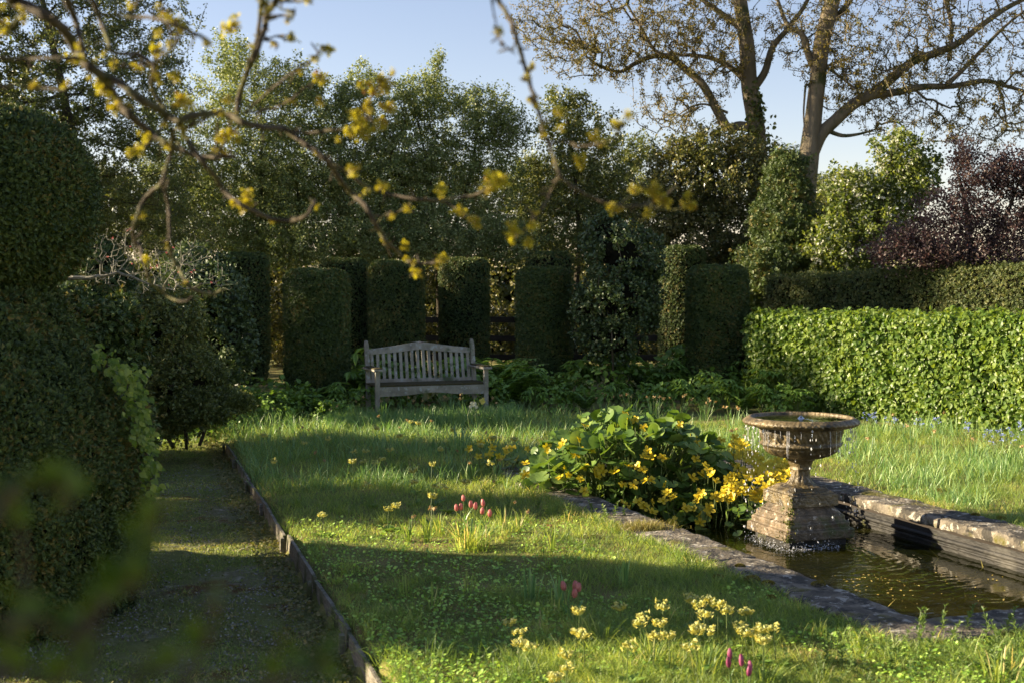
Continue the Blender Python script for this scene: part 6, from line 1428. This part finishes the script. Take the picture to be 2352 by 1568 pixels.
LC = [(z, r, dd) for z, r, dd in
 [((1490, 165), 60, 2.4), ((1440, 190), 40, 2.4), ((1110, 130), 55, 2.5), ((1150, 180), 50, 2.5), ((1070, 110), 35, 2.5), ((1010, 210), 35, 2.5), ((1000, 310), 45, 2.5), ((990, 350), 30, 2.5), ((650, 570), 45, 2.5), ((620, 520), 25, 2.5), ((740, 690), 50, 2.5), ((700, 610), 30, 2.5), ((820, 680), 35, 2.5), ((780, 640), 25, 2.5),
  ((1160, 640), 50, 2.5), ((1210, 680), 40, 2.5), ((1110, 670), 30, 2.5), ((870, 950), 40, 2.5), ((830, 975), 35, 2.5), ((930, 880), 35, 2.5), ((890, 850), 20, 2.5), ((1450, 640), 35, 2.5), ((2080, 300), 55, 2.5), ((1860, 245), 40, 2.5), ((2050, 490), 50, 2.5), ((2040, 650), 35, 2.5), ((1440, 870), 45, 2.6), ((1400, 880), 30, 2.6), ((1510, 900), 30, 2.6),
  ((1580, 1240), 38, 2.7), ((1550, 1320), 45, 2.7), ((1590, 1300), 35, 2.7), ((1500, 1290), 30, 2.7), ((1010, 520), 28, 2.5), ((1120, 490), 45, 2.5), ((5, 50), 25, 2.2), ((660, 345), 25, 2.4), ((1700, 30), 50, 2.4), ((1670, 0), 40, 2.4), ((2010, 1310), 30, 2.7), ((880, 440), 30, 2.5), ((720, 410), 30, 2.5), ((1140, 790), 25, 2.5), ((1010, 40), 25, 2.5), ((600, 390), 25, 2.4), ((570, 490), 22, 2.4), ((540, 400), 25, 2.4), ((1960, 5), 30, 2.3), ((1600, 290), 25, 2.4)]]
LC2 = [((260, 540), 40), ((210, 530), 30), ((340, 510), 50), ((380, 560), 50), ((290, 590), 40), ((250, 660), 35), ((390, 690), 45), ((350, 680), 30), ((180, 720), 45), ((200, 800), 55), ((350, 790), 45), ((170, 870), 35), ((240, 860), 45), ((420, 460), 30), ((300, 830), 35), ((160, 1090), 45), ((190, 1060), 30), ((70, 890), 25), ((360, 1190), 42), ((730, 1210), 40), ((1050, 1160), 65), ((1100, 1150), 60), ((1030, 1210), 40), ((510, 1330), 32), ((840, 1340), 40), ((920, 1400), 40), ((950, 1430), 35),
       ((1180, 1490), 55), ((1170, 1440), 35), ((1280, 1550), 40), ((1480, 720), 38), ((1490, 820), 30), ((1700, 880), 45), ((1850, 790), 45), ((1830, 810), 35), ((1910, 730), 35), ((1600, 1020), 50), ((1620, 1060), 30), ((1300, 430), 28), ((1810, 1320), 42), ((2060, 1210), 50), ((2090, 1190), 40), ((2040, 1360), 38), ((2150, 1290), 45), ((2310, 1310), 45), ((2100, 1260), 40), ((2300, 1250), 28), ((1300, 640), 35), ((150, 845), 40)]
LC3 = [((490, 130), 35), ((740, 215), 38), ((700, 260), 28), ((560, 300), 38), ((550, 240), 28), ((500, 210), 22), ((580, 320), 25)]
allc = [(zA([z])[0], r * .36, dd) for z, r, dd in LC] + [(zB([z])[0], r * .36, 2.55 if z[0] < 1100 else 2.4) for z, r in LC2] + [(zC([z])[0], r * .36, 2.75) for z, r in LC3]
mb = MB()
extra_c = [(a_[int(rng.integers(len(a_) // 3, len(a_)))] + rdir(1)[0] * .008, rng.uniform(6, 13)) for a_ in tips_ for _ in range(2)]
for (xy, r, dd) in allc + [(None, r, q_) for q_, r in extra_c]:
    if xy is None: c = dd; dd = 2.5
    else: c = P(*xy, dd)
    k = int(9 + r * .9); R = r / F * dd * 1.0
    pos = c + rdir(k) * R * [.75, .5, .5] * rng.random((k, 1)); d = rdir(k) + [0, 0, -.15]; sc(mb, OAK, pos, d, rdir(k) + [0, -.3, .5], rng.uniform(.55, 1.05, k) * R * 1.15, wid=1.25, rnd=np.clip(rng.normal(.68, .25, k), 0, 1))
    k = 10; sc(mb, LEAF4, c + rdir(k) * R * .4, rdir(k) + [0, 0, -.5], rdir(k), np.full(k, R * .45), wid=.5, rnd=np.full(k, .05))
wb(mb, 'leaves', M_oak, oak)

# ================================================================== NEAR SHRUB, OUT OF FOCUS
M_near = leafmat('near_leaf', [(0.038, 0.077, 0.013), (0.077, 0.128, 0.016), (0.128, 0.179, 0.026)], rough=.4, trans=.45, tcol=(1.5, 1.6, .4), clump=9)
M_nred = leafmat('reddish_young_leaf', [(.10, .055, .02), (.14, .09, .035)], rough=.5, trans=.4, tcol=(1.5, 1, .8), clump=9)
ns_ = thing('near_shrub', 'blurred olive green shrub sprigs right in front of the viewer at the lower left', 'shrub', (-.35, .62, 0))
mb = MB(); mr_ = MB(); mt = MB()
twigs = [([(-40, 1640), (40, 1450), (60, 1300), (30, 1150)], .70), ([(60, 1640), (150, 1540), (190, 1440), (250, 1350), (330, 1330)], .68), ([(200, 1640), (210, 1500), (240, 1380), (330, 1250), (360, 1180)], .72),
         ([(330, 1660), (430, 1560), (480, 1460), (500, 1380)], .74), ([(560, 1680), (620, 1560), (640, 1470)], .78), ([(-60, 1250), (30, 1120), (120, 1120), (170, 1140)], .74), ([(420, 1690), (540, 1600), (700, 1540), (740, 1500)], .74), ([(0, 1430), (100, 1425), (180, 1460)], .68),
         ([(250, 1650), (300, 1560), (400, 1520)], .7), ([(-30, 1560), (60, 1540), (160, 1560)], .66)]
for pl, dd in twigs:
    a_, r_ = smooth_path([P(x, y, dd * .85 + .02 * math.sin(i)) for i, (x, y) in enumerate(pl)], [.0028, .0012] if len(pl) == 2 else np.linspace(.0028, .0010, len(pl)), 5, .001); tube(mt, a_, r_, 6)
    for i in range(3, len(a_)):
        k = 2 if rng.random() < .55 else 0
        if k: sc(mb, LEAF6, np.repeat(a_[i][None], k, 0), rdir(k) + [0, 0, .7], rdir(k) + [0, -1, .3], rng.uniform(.011, .021, k), wid=.7)
    if rng.random() < .55: sc(mr_, LEAF6, np.repeat(a_[-1][None], 3, 0), rdir(3) + [0, 0, .2], rdir(3), rng.uniform(.007, .010, 3), wid=.6)
c = P(250, 1345, .6); sc(mr_, LEAF6, c + rdir(6) * .006, rdir(6), rdir(6), np.full(6, .010), wid=.7)
c = P(160, 1135, .63); sc(mr_, LEAF6, c + rdir(4) * .008, rdir(4), rdir(4), np.full(4, .009), wid=.7)
# the twigs spring from stems rising from the ground below the frame
for x_ in (-.42, -.3, -.2):
    tube(mt, [(-.35 + (x_ + .3) * .3, .62, 0), (x_ - .02, .66, .6), (x_, .7, 1.45)], [.007, .005, .0025], 6)
wb(mt, 'twigs', M_twig, ns_); wb(mb, 'leaves', M_near, ns_); wb(mr_, 'young_leaves', M_nred, ns_)
